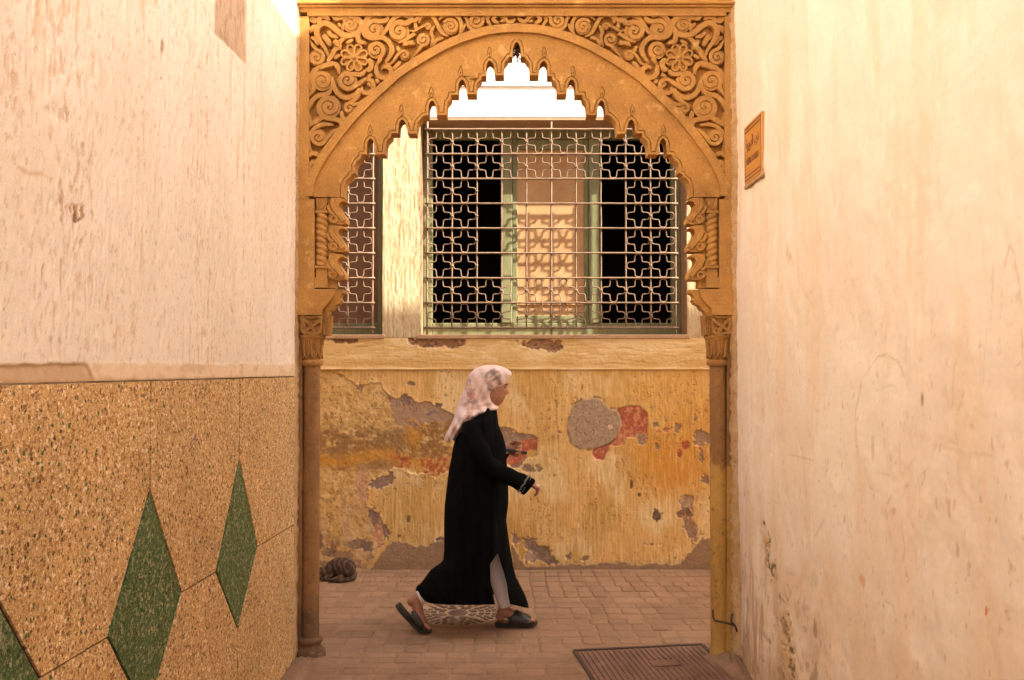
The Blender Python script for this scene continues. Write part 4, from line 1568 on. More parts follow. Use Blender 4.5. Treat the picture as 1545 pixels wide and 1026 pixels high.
def fine_line(pts, d):
    """points every d units"""
    out = [np.array(pts[0], float)]
    for p in pts[1:]:
        p = np.array(p, float)
        L = np.linalg.norm(p - out[-1])
        if L < .6:
            continue
        m = max(1, int(L / d))
        o = out[-1]
        out += [o + (p - o) * (i + 1) / m for i in range(m)]
    return [tuple(p) for p in out]


lip = offset_line(INTR, -4.3)
if lip[0][1] > INTR[0][1]:
    lip = offset_line(INTR, 4.3)
flames = [(640 + 630 / 6.413, 40 + 255 / 6.413), (640 + 350 / 6.413, 40 + 440 / 6.413), (640 + 66 / 6.413, 40 + 640 / 6.413), (500 + 633 / 6.04, 140 + 165 / 6.04), (500 + 350 / 6.04, 140 + 350 / 6.04)]
face = arch_face
cutters = []
for s_ in (0, 1):
    b = MB()
    slot(b, fine_line(lip if s_ == 0 else mir(lip), 4), 1.35, YA + .002, YA + .022)
    cutters.append(b)
    for (fx, fy) in flames:
        tear = [(fx + .3, fy + 7.0), (fx - 3.3, fy + 2), (fx - 2.7, fy - 3.5), (fx + .4, fy - 10.5), (fx + 3.1, fy - 3), (fx + 2.9, fy + 2.5), (fx + .9, fy + 6.2)]
        tr = [tuple(p) for p in smooth_line(tear, 2)]
        b = MB()
        slot(b, tr if s_ == 0 else mir(tr), 1.3, YA + .0023, YA + .021)
        cutters.append(b)
        b = MB()
        dot = [(fx - .2, fy - 1.6), (fx + .1, fy + 1.8)]
        slot(b, dot if s_ == 0 else mir(dot), 1.7, YA + .0026, YA + .026)
        cutters.append(b)
for solver_pass, b in enumerate(cutters):
    cut = b.build('cut', None)
    bo = face.modifiers.new('cut', 'BOOLEAN')
    bo.operation = 'DIFFERENCE'
    bo.solver = 'EXACT'
    bo.use_self = solver_pass in (0, len(cutters) // 2)
    bo.object = cut
    bpy.context.view_layer.update()
    nm_ = bpy.data.meshes.new_from_object(face.evaluated_get(bpy.context.evaluated_depsgraph_get()))
    face.modifiers.clear()
    bpy.data.objects.remove(cut)
    if len(nm_.polygons) >= len(face.data.polygons):
        face.data = nm_
soften(face, 35)

# spandrel ground, frame, scrolls
YSP = YA + .044
YFR = YA - .004
for side in (0, 1):
    mm = (lambda p: p) if side == 0 else (lambda p: mir(p))
    sp_poly = [(464, 275)] + [(464, 21), (AX, 21)] + [tuple(p + np.array((0.5, 1.5))) for p in OUTs[::-1]]
    sp_poly[-1] = (464, 290)
    b = MB()
    b.prism([ap(*p) for p in mm(sp_poly)], YSP, YBK - .004)
    spn = b.build('spandrel_panel', M['stone'], arch)

    def zA(pts):
        return [(450 + x / 6.841, 10 + y / 6.841) for x, y in pts]

    def zB(pts):
        return [(600 + x / 8.13, 10 + y / 8.13) for x, y in pts]

    def zC(pts):
        return [(450 + x / 6.84, 140 + y / 6.84) for x, y in pts]

    used = []

    def put(pts, w, name='scroll', h=.040, n=5, taper=True):
        L = smooth_line(pts, n)
        N = len(L)
        if taper:
            w *= 1.32
            ws = [w * (.45 + .55 * min(1, min(i, N - 1 - i) / (N * .18))) for i in range(N)]
        else:
            ws = [w] * N
        bb = MB()
        ribbon(bb, mm([tuple(p) for p in L]), ws, h * random.uniform(.84, 1.08), YSP)
        used.extend((p[0], p[1], q_) for p, q_ in zip(L, ws))
        soften(bb.build(name, M['stone'], spn), 50)

    def spiral(c, R, w, a0, turns, sgn, lead=None, h=.040):
        R *= 1.12
        """spiral from the outside in; lead: points that run into it first"""
        w *= 1.22
        turns = min(turns, (R - w * .55) / (w + .75))
        pts = []
        N = int(26 * turns)
        for i in range(N + 1):
            t = i / N
            r = R - w / 2 - (R - w * .55) * t
            a = a0 + sgn * t * turns * 2 * math.pi
            pts.append((c[0] + r * math.cos(a), c[1] + r * math.sin(a)))
        ws = [w * (1.0 - .18 * i / N) for i in range(N + 1)]
        if lead:
            L = smooth_line(list(lead) + [pts[0]], 5)[:-1]
            nl = len(L)
            ws = [w * (.4 + .6 * min(1, i / (nl * .5))) for i in range(nl)] + ws
            pts = [tuple(p) for p in L] + pts
        bb = MB()
        q = [ap(*p) for p in mm([(c[0] + (R - w * .45) * math.cos(t * math.pi / 14), c[1] + (R - w * .45) * math.sin(t * math.pi / 14)) for t in range(28)])]
        bb.prism(q, YSP - h * .80, YSP + .002)
        ribbon(bb, mm(pts), ws, h * random.uniform(.92, 1.10), YSP)
        used.extend((p[0], p[1], q_) for p, q_ in zip(pts, ws))
        used.append((c[0], c[1], R * 1.8))
        soften(bb.build('scroll', M['stone'], spn), 32)

    D = math.radians
    # volutes (centre, radius, strip width, start angle, turns, direction, lead-in)
    spiral(zA([(535, 175)])[0], 12.5, 4.6, D(200), 2.1, 1)
    spiral(zA([(780, 230)])[0], 16.0, 6.6, D(-60), 2.0, -1, zA([(938, 82), (905, 135)]))
    spiral(zA([(1040, 250)])[0], 17.0, 6.8, D(-50), 2.0, -1, zA([(1260, 70), (1215, 130), (1150, 140)]))
    spiral(zA([(800, 440)])[0], 14.5, 6.0, D(60), 2.0, -1, zA([(810, 600), (840, 540)]))
    spiral(zA([(185, 520)])[0], 13.0, 4.8, D(-90), 2.3, 1, zA([(115, 335), (150, 400)]))
    spiral(zA([(245, 760)])[0], 16.5, 6.4, D(150), 2.0, 1, zA([(105, 915), (150, 850)]))
    spiral(zA([(505, 755)])[0], 16.0, 6.2, D(40), 2.0, 1, zA([(700, 735), (640, 780)]))
    spiral(zC([(315, 140)])[0], 19.0, 7.0, D(120), 2.1, 1, zC([(100, 345), (175, 290)]))
    spiral(zC([(525, 155)])[0], 10.0, 4.6, D(-40), 1.8, -1, zC([(700, 40), (640, 100)]))
    spiral(zC([(205, 455)])[0], 13.5, 5.2, D(20), 1.9, 1, zC([(420, 360), (350, 400)]))
    spiral(zB([(650, 235)])[0], 13.0, 4.6, D(-150), 2.3, 1)
    spiral(zB([(960, 165)])[0], 12.0, 4.6, D(0), 2.1, 1, zB([(1120, 100), (1050, 130)]))
    spiral(zB([(310, 395)])[0], 11.0, 4.6, D(100), 1.9, -1, zB([(200, 590), (260, 520)]))
    spiral(zB([(372, 232)])[0], 6.0, 3.4, D(200), 1.5, 1, zB([(95, 260), (190, 290), (270, 250)]))
    spiral(zA([(1095, 495)])[0], 8.5, 3.8, D(200), 1.8, 1, zA([(890, 575), (960, 580), (1020, 500)]))
    # open loops
    put(zA([(815, 560), (800, 640), (830, 710), (900, 725), (955, 690), (945, 630), (900, 610), (855, 630)]), 6.0)
    put(zA([(600, 790), (660, 760), (720, 740), (770, 780), (765, 850), (710, 885), (655, 865), (650, 815)]), 5.4)
    # stems
    put(zA([(345, 85), (385, 120), (450, 105), (520, 85), (600, 110), (650, 180), (620, 255), (540, 290), (450, 280), (380, 225), (320, 180), (260, 165), (205, 200), (185, 260), (215, 340), (270, 420), (310, 500)]), 7.0)
    put(zA([(640, 190), (615, 280), (625, 350), (700, 375)]), 6.2)
    put(zA([(860, 95), (770, 85), (700, 130), (670, 215), (690, 290), (770, 320), (870, 315), (940, 370), (965, 450), (930, 530), (895, 570)]), 6.0)
    put(zA([(1170, 115), (1070, 80), (980, 125), (925, 210), (870, 290)]), 5.6)
    put(zA([(720, 530), (750, 580), (735, 640), (690, 640)]), 6.5)
    put(zA([(415, 690), (405, 620), (360, 580), (290, 590), (210, 620), (140, 680), (105, 770), (120, 850)]), 6.2)
    put(zA([(345, 720), (365, 820), (420, 905), (510, 935), (600, 890), (625, 835)]), 6.2)
    put(zA([(690, 650), (650, 690), (590, 690), (530, 680)]), 5.6)
    put(zA([(350, 820), (300, 890), (190, 920), (115, 1000), (100, 1060)]), 6.0)
    put(zA([(470, 1020), (550, 975), (610, 920), (635, 850)]), 5.0)
    put(zA([(200, 640), (280, 610), (370, 590)]), 4.5)
    put(zA([(110, 100), (150, 130), (195, 140)]), 7.5)
    put(zA([(215, 190), (215, 120), (270, 95), (320, 130)]), 6.0)
    put(zA([(115, 260), (150, 210), (215, 200)]), 6.0)
    put(zA([(120, 310), (170, 330), (200, 390)]), 5.0)
    put(zA([(250, 290), (290, 330), (330, 400)]), 6.5)
    put(zA([(300, 240), (340, 290), (410, 310)]), 5.0)
    put(zA([(430, 440), (420, 370), (480, 310), (560, 290)]), 5.5)
    put(zA([(290, 560), (340, 500), (380, 430), (430, 420)]), 6.0)
    put(zA([(360, 345), (400, 370), (390, 410)]), 6.0)
    put(zA([(975, 650), (1010, 610), (1055, 560)]), 5.0)
    put(zA([(1080, 390), (1150, 370), (1190, 345)]), 5.0)
    put(zA([(730, 690), (745, 720)]), 8.0, taper=False)
    put(zA([(800, 740), (830, 790)]), 4.5)
    put(zA([(455, 250), (460, 190), (490, 140)]), 4.0)
    put(zB([(255, 190), (290, 110), (370, 85), (440, 130), (490, 220), (550, 320), (620, 350)]), 4.8)
    put(zB([(500, 150), (570, 100), (660, 85), (750, 130), (780, 220), (755, 330)]), 4.6)
    put(zB([(750, 110), (800, 90), (850, 150), (870, 230), (940, 275), (1010, 250)]), 4.4)
    put(zB([(1250, 110), (1310, 120), (1350, 170), (1400, 170), (1450, 130)]), 4.8)
    put(zB([(1150, 90), (1100, 150), (1150, 230)]), 4.0)
    put(zB([(1230, 80), (1170, 150), (1240, 200)]), 4.6)
    put(zB([(400, 480), (430, 380), (410, 300), (450, 220)]), 4.0)
    put(zB([(430, 470), (470, 400), (560, 370)]), 4.8)
    put(zB([(0, 430), (90, 400), (180, 340), (220, 330)]), 4.6)
    put(zB([(60, 470), (130, 440), (210, 450)]), 5.0)
    put(zB([(755, 330), (800, 260), (830, 190)]), 3.6)
    put(zB([(0, 215), (60, 210), (140, 195), (190, 100)]), 4.4)
    put(zC([(95, 190), (110, 270), (160, 330)]), 5.0)
    put(zC([(250, 260), (350, 265), (430, 290), (440, 345)]), 6.0)
    put(zC([(440, 180), (455, 250), (510, 280)]), 5.6)
    put(zC([(360, 325), (270, 320), (180, 350), (115, 430), (100, 520), (130, 610)]), 5.2)
    put(zC([(90, 660), (150, 620), (215, 650)]), 5.4)
    put(zC([(105, 820), (120, 740), (170, 690)]), 5.4)
    # rosette: eight hollow petals
    rc = zA([(573, 518)])[0]
    bb = MB()
    for k in range(8):
        a = 2 * math.pi * (k + .5) / 8
        P = []
        for (r, off) in ((3.5, 0), (8, 3.2), (13.5, 4.9), (17.5, 4.6), (20, 2.4), (20.6, 0), (20, -2.4), (17.5, -4.6), (13.5, -4.9), (8, -3.2), (3.5, 0)):
            P.append((rc[0] + r * math.cos(a) - off * math.sin(a), rc[1] + r * math.sin(a) + off * math.cos(a)))
        ribbon(bb, mm(P), 3.6, .040, YSP)
    cx_, cz_ = ap(*mm([rc])[0])
    bb.ball((cx_, YSP - .034, cz_), (.014, .012, .014), 10, 6)
    bb.prism([(cx_ + .062 * math.cos(t * math.pi / 12), cz_ + .062 * math.sin(t * math.pi / 12)) for t in range(24)], YSP - .022, YSP + .002)
    soften(bb.build('rosette', M['stone'], spn), 50)

    # small leaves and curls in what gaps are left
    used.append((rc[0], rc[1], 41))
    ua = np.array(used)
    crv = np.array(OUTs)
    r_ = random.Random(31)
    for _ in range(900):
        px_, py_ = r_.uniform(468, AX - 2), r_.uniform(25, 285)
        yc_ = float(np.interp(px_, crv[:, 0], crv[:, 1]))
        if py_ > yc_ - 3:
            continue
        dc = np.sqrt(((crv - (px_, py_)) ** 2).sum(1)).min()
        dd = (np.sqrt((ua[:, 0] - px_) ** 2 + (ua[:, 1] - py_) ** 2) - ua[:, 2] / 2).min()
        cl = min(dd, dc - 1, px_ - 466, py_ - 23)
        if cl < 2.6:
            continue
        if cl > 5.0:
            spiral((px_, py_), min(cl, 8) * .95, 3.0, r_.uniform(0, 6), 1.4, r_.choice((1, -1)))
        else:
            a_ = r_.uniform(0, math.pi)
            l_ = cl * 1.5
            put([(px_ - l_ * math.cos(a_), py_ - l_ * math.sin(a_)), (px_ + .8 * math.sin(a_), py_ - .8 * math.cos(a_)), (px_ + l_ * math.cos(a_), py_ + l_ * math.sin(a_))], min(cl * 1.15, 4.2), n=3)
        ua = np.array(used)

    # frame strip beside the carving
    b = MB()
    xo = 447 if side == 0 else 445.5
    b.prism([ap(*p) for p in mm([(xo, 25), (466, 25), (466, 300), (xo, 300)])], YFR, YBK - .006)
    soften(b.build('frame_strip', M['stone'], arch), 35)
    b = MB()
    b.prism([ap(*p) for p in mm([(464, 19), (AX, 19), (AX, 24.2), (464, 24.2)])], YFR - .002, YBK - .007)
    b.build('frame_strip', M['stone'], arch)

    # ---- lower jamb: pilaster, barley-sugar colonnette, volutes, impost, capital, column
    xo = 446 if side == 0 else 446.5
    b = MB()
    b.prism([ap(*p) for p in mm([(xo, 300.4), (474.5, 300.4), (474.5, 436), (xo, 436)])], YA - .002, YBK - .004)
    b.build('pilaster', M['stone'], arch)
    b = MB()
    b.prism([ap(*p) for p in mm([(474, 289), (494, 289), (494, 297.5), (474, 297.5)])], YA - .008, YBK - .010)
    b.prism([ap(*p) for p in mm([(474.7, 297.6), (504, 297.6), (504, 434), (474.7, 434)])], YA + .030, YBK - .010)
    b.build('jamb_block', M['stone'], arch)
    b = MB()
    ca = ap(*mm([(484.7, 360)])[0])
    r0 = 8.6 * YA / 1300
    zt_, zb_ = ap(*mm([(484, 322)])[0])[1], ap(*mm([(484, 400)])[0])[1]
    rows, segs = 70, 30
    v = []
    sg = 1 if side == 0 else -1
    for i in range(rows + 1):
        z = zb_ + (zt_ - zb_) * i / rows
        for k in range(segs):
            a = 2 * math.pi * k / segs
            ph = 2 * a * sg + (z - zb_) / (zt_ - zb_) * 2 * math.pi * 8.3
            q = r0 * (1 + .34 * (abs(math.sin(ph / 2)) ** .7 - .7))
            v.append((ca[0] + q * math.cos(a), YA + .026 + q * math.sin(a), z))
    f = [(i * segs + k, i * segs + (k + 1) % segs, (i + 1) * segs + (k + 1) % segs, (i + 1) * segs + k) for i in range(rows) for k in range(segs)]
    b.add(v, f)
    soften(b.build('twisted_colonnette', M['stone'], arch), 60)
    b = MB()
    b.prism([ap(*p) for p in mm([(476, 298.5), (493.5, 298.5), (491.5, 317), (478, 317)])], YA + .004, YA + .04)
    ribbon(b, mm([(479.5, 300), (479.5, 310), (484.5, 315), (489.5, 310), (489.5, 300)]), 3.0, .012, YA + .004)
    ribbon(b, mm([(475.5, 319.5), (494, 319.5)]), 4.0, .018, YA + .012)
    b.build('colonnette_cap', M['stone'], arch)
    b = MB()
    ribbon(b, mm([(475.5, 402.5), (494, 402.5)]), 4.0, .018, YA + .012)
    b.prism([ap(*p) for p in mm([(476.5, 404), (493, 404), (493, 418), (476.5, 418)])], YA + .008, YA + .04)
    b.prism([ap(*p) for p in mm([(474.8, 418.2), (494, 418.2), (494, 434), (474.8, 434)])], YA + .000, YA + .04)
    b.build('colonnette_base', M['stone'], arch)
    for k in range(3):
        off = (0, 285, 578)[k]
        loc = [(415, 190), (455, 190), (500, 192), (540, 205), (572, 238), (540, 225), (500, 232), (482, 262), (490, 300), (520, 345), (548, 385), (562, 420), (556, 452), (520, 466), (480, 466), (430, 464), (392, 440), (372, 402),
               (388, 366), (368, 330), (358, 290), (385, 240)]
        P = [(440 + (x - (k * 6)) / 6.84, 270 + (y + off) / 6.84) for x, y in loc]
        b = MB()
        b.prism([ap(*p) for p in mm(P)], YA + .010, YBK)
        st = [(440 + (x - k * 6) / 6.84, 270 + (y + off) / 6.84) for x, y in ((425, 200), (415, 255), (445, 320), (500, 380), (535, 430))]
        ribbon(b, mm([tuple(p) for p in smooth_line(st, 4)]), 6.0, .012, YA + .010)
        st = [(440 + (x - k * 6) / 6.84, 270 + (y + off) / 6.84) for x, y in ((372, 275), (395, 335), (440, 360))]
        ribbon(b, mm([tuple(p) for p in smooth_line(st, 4)]), 4.4, .010, YA + .010)
        ec = (440 + (438 - k * 6) / 6.84, 270 + (412 + off) / 6.84)
        circ = [(ec[0] + 4.6 * math.cos(t), ec[1] + 4.6 * math.sin(t)) for t in [math.pi * 2 * q / 20 for q in range(21)]]
        ribbon(b, mm(circ), 3.2, .012, YA + .010)
        soften(b.build('volute', M['stone'], arch), 40)
    # impost with stepped corbel
    b = MB()
    imp = [(445.5, 434.4), (505, 434.4), (519.5, 434.4), (519.5, 438), (512, 441), (511, 448), (513.5, 452), (511, 457), (505, 460), (501, 463), (499, 468), (493, 470), (490, 475.5), (448, 475.5)]
    b.prism([ap(*p) for p in mm([(445.5, 436.4), (505, 436.4), (503.5, 443), (501.5, 449), (497, 455), (491, 462), (486, 467), (485, 475.5), (447, 475.5)])], YA - .012, YA + .03)
    b.prism([ap(*p) for p in mm([(445.5, 436.4), (518, 436.4), (517.5, 441), (512, 444), (510, 449), (513, 452), (509, 458), (503, 460), (500, 466), (494, 469), (492, 475.5), (447, 475.5)])], YA + .0305, YBK)
    soften(b.build('impost', M['stone'], arch), 30)
    # capital
    b = MB()
    # carved block: frame, leaves, dark hollows between
    b.prism([ap(*p) for p in mm([(452.5, 475.8), (487, 475.8), (485, 506), (456, 506)])], YA + .010, YA + .085)
    b.prism([ap(*p) for p in mm([(487.2, 475.8), (498.5, 475.8), (496, 506), (485.2, 506)])], YA + .022, YA + .085)
    for L, w in ((((453, 477), (470, 479), (486, 477)), 3.2), (((454, 480), (459, 490), (462, 501), (476, 504), (484, 500)), 4.6), (((454, 479), (464, 486), (473, 497), (475, 504)), 5.2),
                 (((486, 479), (479, 487), (471, 492), (462, 498)), 5.0), (((455, 488), (455.5, 498), (462, 505)), 4.0), (((484, 484), (484.5, 494), (480, 503)), 3.6)):
        ribbon(b, mm([tuple(p) for p in smooth_line(L, 4)]), w, .016, YA + .010)
    for k in range(3):
        ribbon(b, mm([(488.5 + k * 3.2, 477), (487.8 + k * 3.0, 505)]), 2.4, .012, YA + .022)
    soften(b.build('capital_block', M['stone_mid'], arch), 45)
    cpx = 467.2 if side == 0 else 473.5
    cc = ap(*mm([(cpx, 520)])[0])
    cy_ = YA + .058
    U = YA / 1300.0

    def prof(lst):
        return [(r * U, at_Y(CX, py, YA + .04)[2]) for r, py in lst]

    b = MB()
    b.lathe((cc[0], cy_), prof([(13.2, 543), (13.5, 535), (14, 525), (15.5, 517), (19, 511), (20.5, 509), (20.5, 506.3)]), 28)
    for k in range(9):
        a = math.pi * 2 * k / 9 + .2
        ca_, sa_ = math.cos(a), math.sin(a)
        rr = 14.6 * U

        def lp(dx, py, out):
            z = at_Y(CX, py, YA + .04)[2]
            rad = (14.4 + max(0, (522 - py)) ** 1.3 * .10) * U + out
            return (cc[0] + rad * ca_ - dx * sa_, cy_ + rad * sa_ + dx * ca_, z)

        b.tube([lp(-.014, 512, 0), lp(-.014, 530, 0), lp(-.010, 537, .002), lp(0, 540, .002), lp(.010, 537, .002), lp(.014, 530, 0), lp(.014, 512, 0)], .0065, 6)
    soften(b.build('capital_leaves', M['stone_mid'], arch), 60)
    b = MB()
    b.lathe((cc[0], cy_), prof([(12.6, 552), (15.4, 551.5), (16.4, 549), (16.4, 546), (15, 543.2)]), 28)
    soften(b.build('capital_ring', M['stone_mid'], arch), 50)
    b = MB()
    mcol = M['stone_low'] if side == 0 else M['yellow_stone']
    if side == 0:
        pr = [(13.2, 968), (12.9, 940), (12.7, 850), (12.6, 700), (12.5, 551.6)]
    else:
        pr = [(12.4, 975), (12.4, 850), (12.2, 700), (12.0, 551.6)]
    b.lathe((cc[0], cy_), prof(pr), 28, .012)
    soften(b.build('column_shaft', mcol, arch), 50)
    b = MB()
    if side == 0:
        b.lathe((cc[0], cy_), prof([(21, 1003), (22, 1000), (22.5, 990), (21, 981), (17, 977), (15.2, 974), (15.2, 971), (17.6, 968.5), (18, 965.5), (16.6, 962.5), (13, 961)]), 28, .02)
    else:
        b.lathe((cc[0], cy_), prof([(12.5, 1003), (13.5, 990), (13.8, 983), (13, 978), (12.2, 974.5)]), 28, .03)
    soften(b.build('column_base', mcol, arch), 60)
    # flat respond behind the column
    b = MB()
    x0 = 445.5 if side == 0 else 446.5
    x1 = 455 if side == 0 else 464
    lowp = [(x0, 506.5), (x1, 506.5), (x1 - 1, 600), (x1, 700), (x1 - .8, 800), (x1, 1004), (x0 - 1, 1004)]
    if side == 0:
        lowp = [(x0, 476), (452.2, 476), (453, 510), (454, 551), (454.5, 700), (454, 850), (452, 1003), (441, 1003)]
    else:
        lowp = [(x0 - 1, 476), (456, 476), (459, 506), (461, 551), (461.5, 700), (461, 850), (463, 960), (462, 1003), (444, 1003)]
    b.prism([ap(*p) for p in mm(lowp)], YA + .026, YBK + .02)
    b.build('respond', M['stone_low'] if side == 0 else M['yellow_stone'], arch)

# cornice above
b = MB()
xl, xr = XL - .006, XR + .006


def zarch(py):
    return at_Y(CX, py, YA)[2]


b.box(xl, xr, YA - .004, YBK + .06, zarch(18.6), zarch(12.5))
b.box(xl, xr, YA - .020, YBK + .06, zarch(12.4), zarch(9.0), .004)
b.box(xl, xr, YA - .034, YBK + .06, zarch(8.9), zarch(5.8), .004)
b.build('cornice', M['stone'], arch)
b = MB()
b.box(xl, xr, YA - .016, YBK + .06, zarch(5.7), 3.95)
b.build('upper_masonry', M['stone'], arch)
b = MB()
b.box(xl, xr, YA - .045, YBK + .09, 3.952, 4.03, .01)
b.build('coping', M['stone'], arch)

# rough mortar where the arch meets the right and left walls
for side, X0, pxs in ((0, XL, (456, 447)), (1, XR, (1101, 1113))):
    rows_ = 160
    v = []
    f = []
    for i in range(rows_ + 1):
        z = 0.0 + 3.6 * i / rows_
        wd = .020 + .018 * random.random() if side == 1 else .006 + .010 * random.random()
        dep = .010 + .012 * random.random()
        s_ = 1 if side == 0 else -1
        v += [(X0 - s_ * .01, YA - dep - .012, z), (X0 + s_ * wd * .45, YA - dep - .006, z), (X0 + s_ * wd, YA + .012, z), (X0 + s_ * wd, YA + .05, z)]
    for i in range(rows_):
        for k in range(3):
            f.append((i * 4 + k, i * 4 + k + 1, (i + 1) * 4 + k + 1, (i + 1) * 4 + k))
    o = mesh('mortar_edge', v, f, M['rough_edge'], arch)
    soften(o, 60)

# mortar spilled round both feet of the arch
for cx_, cy_, rx, ry, h in ((-1.09, 4.60, .13, .22, .03), (1.16, 4.62, .11, .26, .045)):
    b = MB()
    v = []
    f = []
    nr, ns = 7, 26
    for i in range(nr):
        t = i / (nr - 1)
        for k in range(ns):
            a = 2 * math.pi * k / ns
            w = 1 + .22 * math.sin(3 * a + cx_ * 5) + .12 * math.sin(7 * a)
            v.append((cx_ + rx * t * w * math.cos(a), cy_ + ry * t * w * math.sin(a), h * (1 - t ** 1.6) * (1 + .2 * math.sin(5 * a + i)) - .004 + .006 * random.random() * (1 - t)))
    for i in range(nr - 1):
        for k in range(ns):
            f.append((i * ns + k, i * ns + (k + 1) % ns, (i + 1) * ns + (k + 1) % ns, (i + 1) * ns + k))
    mesh('mortar_spill', v, f, M['joint'], arch, smooth=True)

# iron strap tied round the right column foot
def cp(px, py, Y):
    return at_Y(px, py, Y)


b = MB()
b.tube([cp(1075.5, 920, YA + .01), cp(1076, 932, YA + .0), cp(1079, 936.5, YA - .005), cp(1090, 938.5, YA - .016), cp(1099, 941, YA - .012), cp(1108, 943, YA - .006), cp(1113, 947, YA - .012)], .0055, 7)
b.tube([cp(1104.5, 926, YA - .008), cp(1103.5, 938, YA - .012), cp(1110, 945, YA - .016), cp(1112, 953, YA - .02)], .006, 7)
b.build('iron_strap', M['dark_iron'], arch, smooth=True)

# scrap of rusty wire hanging in the crown niche
hk = MB()
P0 = at_Y(AX, 66, YA + .06)
random.seed(19)
for k in range(9):
    x, z = P0[0] + random.uniform(-.015, .015), P0[2] - .01 - random.uniform(0, .03)
    pts = []
    for j in range(6):
        pts.append((x, YA + .06 + random.uniform(-.012, .012), z))
        x += random.uniform(-.014, .014)
        z -= random.uniform(.004, .017)
    hk.tube([tuple(p) for p in smooth_line(pts, 3)], random.uniform(.003, .0055), 5)
hk.tube([P0, (P0[0] - .002, P0[1], P0[2] - .06), (P0[0] + .004, P0[1], P0[2] - .105)], .004, 6)
ho = hk.build('hanging_wire', M['dark_iron'], None, smooth=True, origin=P0)
tag(ho, 'tangle of rusty wire hanging in the crown of the arch', 'wire')

# purple scribble on the terrazzo
b = MB()
pp = [at_X(px, py, XL + .0005) for px, py in ((284, 682), (290, 672), (299, 662), (293, 664), (296, 655), (288, 668))]
b.tube(pp, .0012, 5)
msc = mat_var('purple_chalk', (0.16, 0.07, 0.16), (0.2, 0.09, 0.2), None, 30, 90, .9, .1, .1, .001)
b.build('chalk_scribble', msc, lh)

# ================================================================== PERSON
PY = 5.17
per = empty('person', at_Z(715, 948)[:2] + (0,), 'woman walking right in long black robe, printed pink headscarf and black sandals', 'person')


def W(px, py, dy=0.0, Y=PY):
    """a point measured on the plane the woman walks in, moved dy away from the camera"""
    if dy < 0:
        return Vector(at_Y(px, py, Y + dy))
    p = at_Y(px, py, Y)
    return Vector((p[0], p[1] + dy, p[2]))


def q1(zx, zy):
    return 590 + zx / 4.663, 540 + zy / 4.663


def q2(zx, zy):
    return 580 + zx / 4.277, 740 + zy / 4.277


def interp(tab, t):
    ks = [r[0] for r in tab]
    return [float(np.interp(t, ks, [r[i] for r in tab])) for i in range(1, len(tab[0]))]


# ---- head: rows from crown to neck, front edge follows the profile
flesh = MB()
prof_ = [(60, 668, 735, .012), (75, 630, 785, .034), (100, 600, 812, .055), (125, 590, 819, .066), (150, 585, 821, .071), (175, 582, 824, .073), (188, 580, 825, .074), (200, 579, 817, .073), (212, 576, 816, .073), (228, 580, 822, .071), (240, 585, 824, .070),
         (252, 590, 818, .069), (262, 596, 803, .068), (270, 600, 802, .067), (280, 606, 797, .065), (290, 612, 796, .062), (302, 620, 788, .058), (314, 630, 783, .053), (326, 640, 772, .050), (338, 640, 748, .049), (360, 630, 735, .050), (390, 620, 730, .052), (430, 615, 735, .055)]
nose = [(186, 0), (205, 3), (225, 6), (240, 9.5), (248, 10), (256, 5.5), (263, 0)]
lips = [(262, 0), (270, 5), (275, 2), (281, 5), (290, 0)]
NS = 40
rows = []
zs = list(range(60, 431, 5))
for zy in zs:
    xb, xf, hwid = interp(prof_, zy)
    base_f = float(np.interp(zy, [60, 75, 100, 125, 150, 188, 212, 240, 270, 300, 326, 338, 360, 430], [735, 785, 812, 819, 821, 822, 818, 812, 803, 791, 775, 752, 735, 735]))
    dprof = xf - base_f
    xf = base_f
    nb = float(np.interp(zy, [a for a, _ in nose], [q for _, q in nose], 0, 0))
    lb = float(np.interp(zy, [a for a, _ in lips], [q for _, q in lips], 0, 0))
    xc, rx = (xb + xf) / 2, (xf - xb) / 2
    ring_ = []
    for k in range(NS):
        a = 2 * math.pi * k / NS
        ca, sa = math.cos(a), math.sin(a)
        yy = hwid * math.copysign(abs(sa) ** .9, sa) * (1 - .18 * max(0, ca))
        xx = xc + rx * math.copysign(abs(ca) ** .85, ca)
        front = max(0.0, ca)
        xx += dprof * math.exp(-(yy / .024) ** 2) * (front > .3)
        xx += nb * math.exp(-(yy / .014) ** 2) * (front > .3)
        xx += lb * math.exp(-(yy / .018) ** 2) * (front > .3)
        # eye hollows
        if 196 < zy < 222:
            xx -= 7 * math.exp(-((abs(yy) - .032) / .012) ** 2) * math.exp(-((zy - 209) / 8) ** 2) * (front > .2)
        px, py = q1(xx, zy)
        ring_.append(W(px, py, yy))
    rows.append(ring_)
v = [p for r in rows for p in r]
f = [(i * NS + k, i * NS + (k + 1) % NS, (i + 1) * NS + (k + 1) % NS, (i + 1) * NS + k) for i in range(len(rows) - 1) for k in range(NS)]
f += [tuple(range(NS))[::-1], tuple((len(rows) - 1) * NS + k for k in range(NS))]
flesh.add(v, f)
# torso, legs (inside the clothes)
flesh.tube([W(722, 628), W(718, 650), W(716, 690), W(716, 740), W(718, 775)], [(.07, .05), (.15, .09), (.14, .10), (.15, .11), (.10, .09)], 16)
YF, YR = 5.235, 5.105            # front (left) foot is farther, rear (right) foot nearer
flesh.tube([W(722, 770, .05), W(742, 840, .055), W(756, 880, .06), Vector(at_Y(763, 916, YF))], [.085, .055, .05, .033], 14)
flesh.tube([W(714, 770, -.05), W(700, 845, -.03), W(672, 882, -.04), Vector(at_Y(630, 903, YR))], [.075, .048, .042, .033], 14)


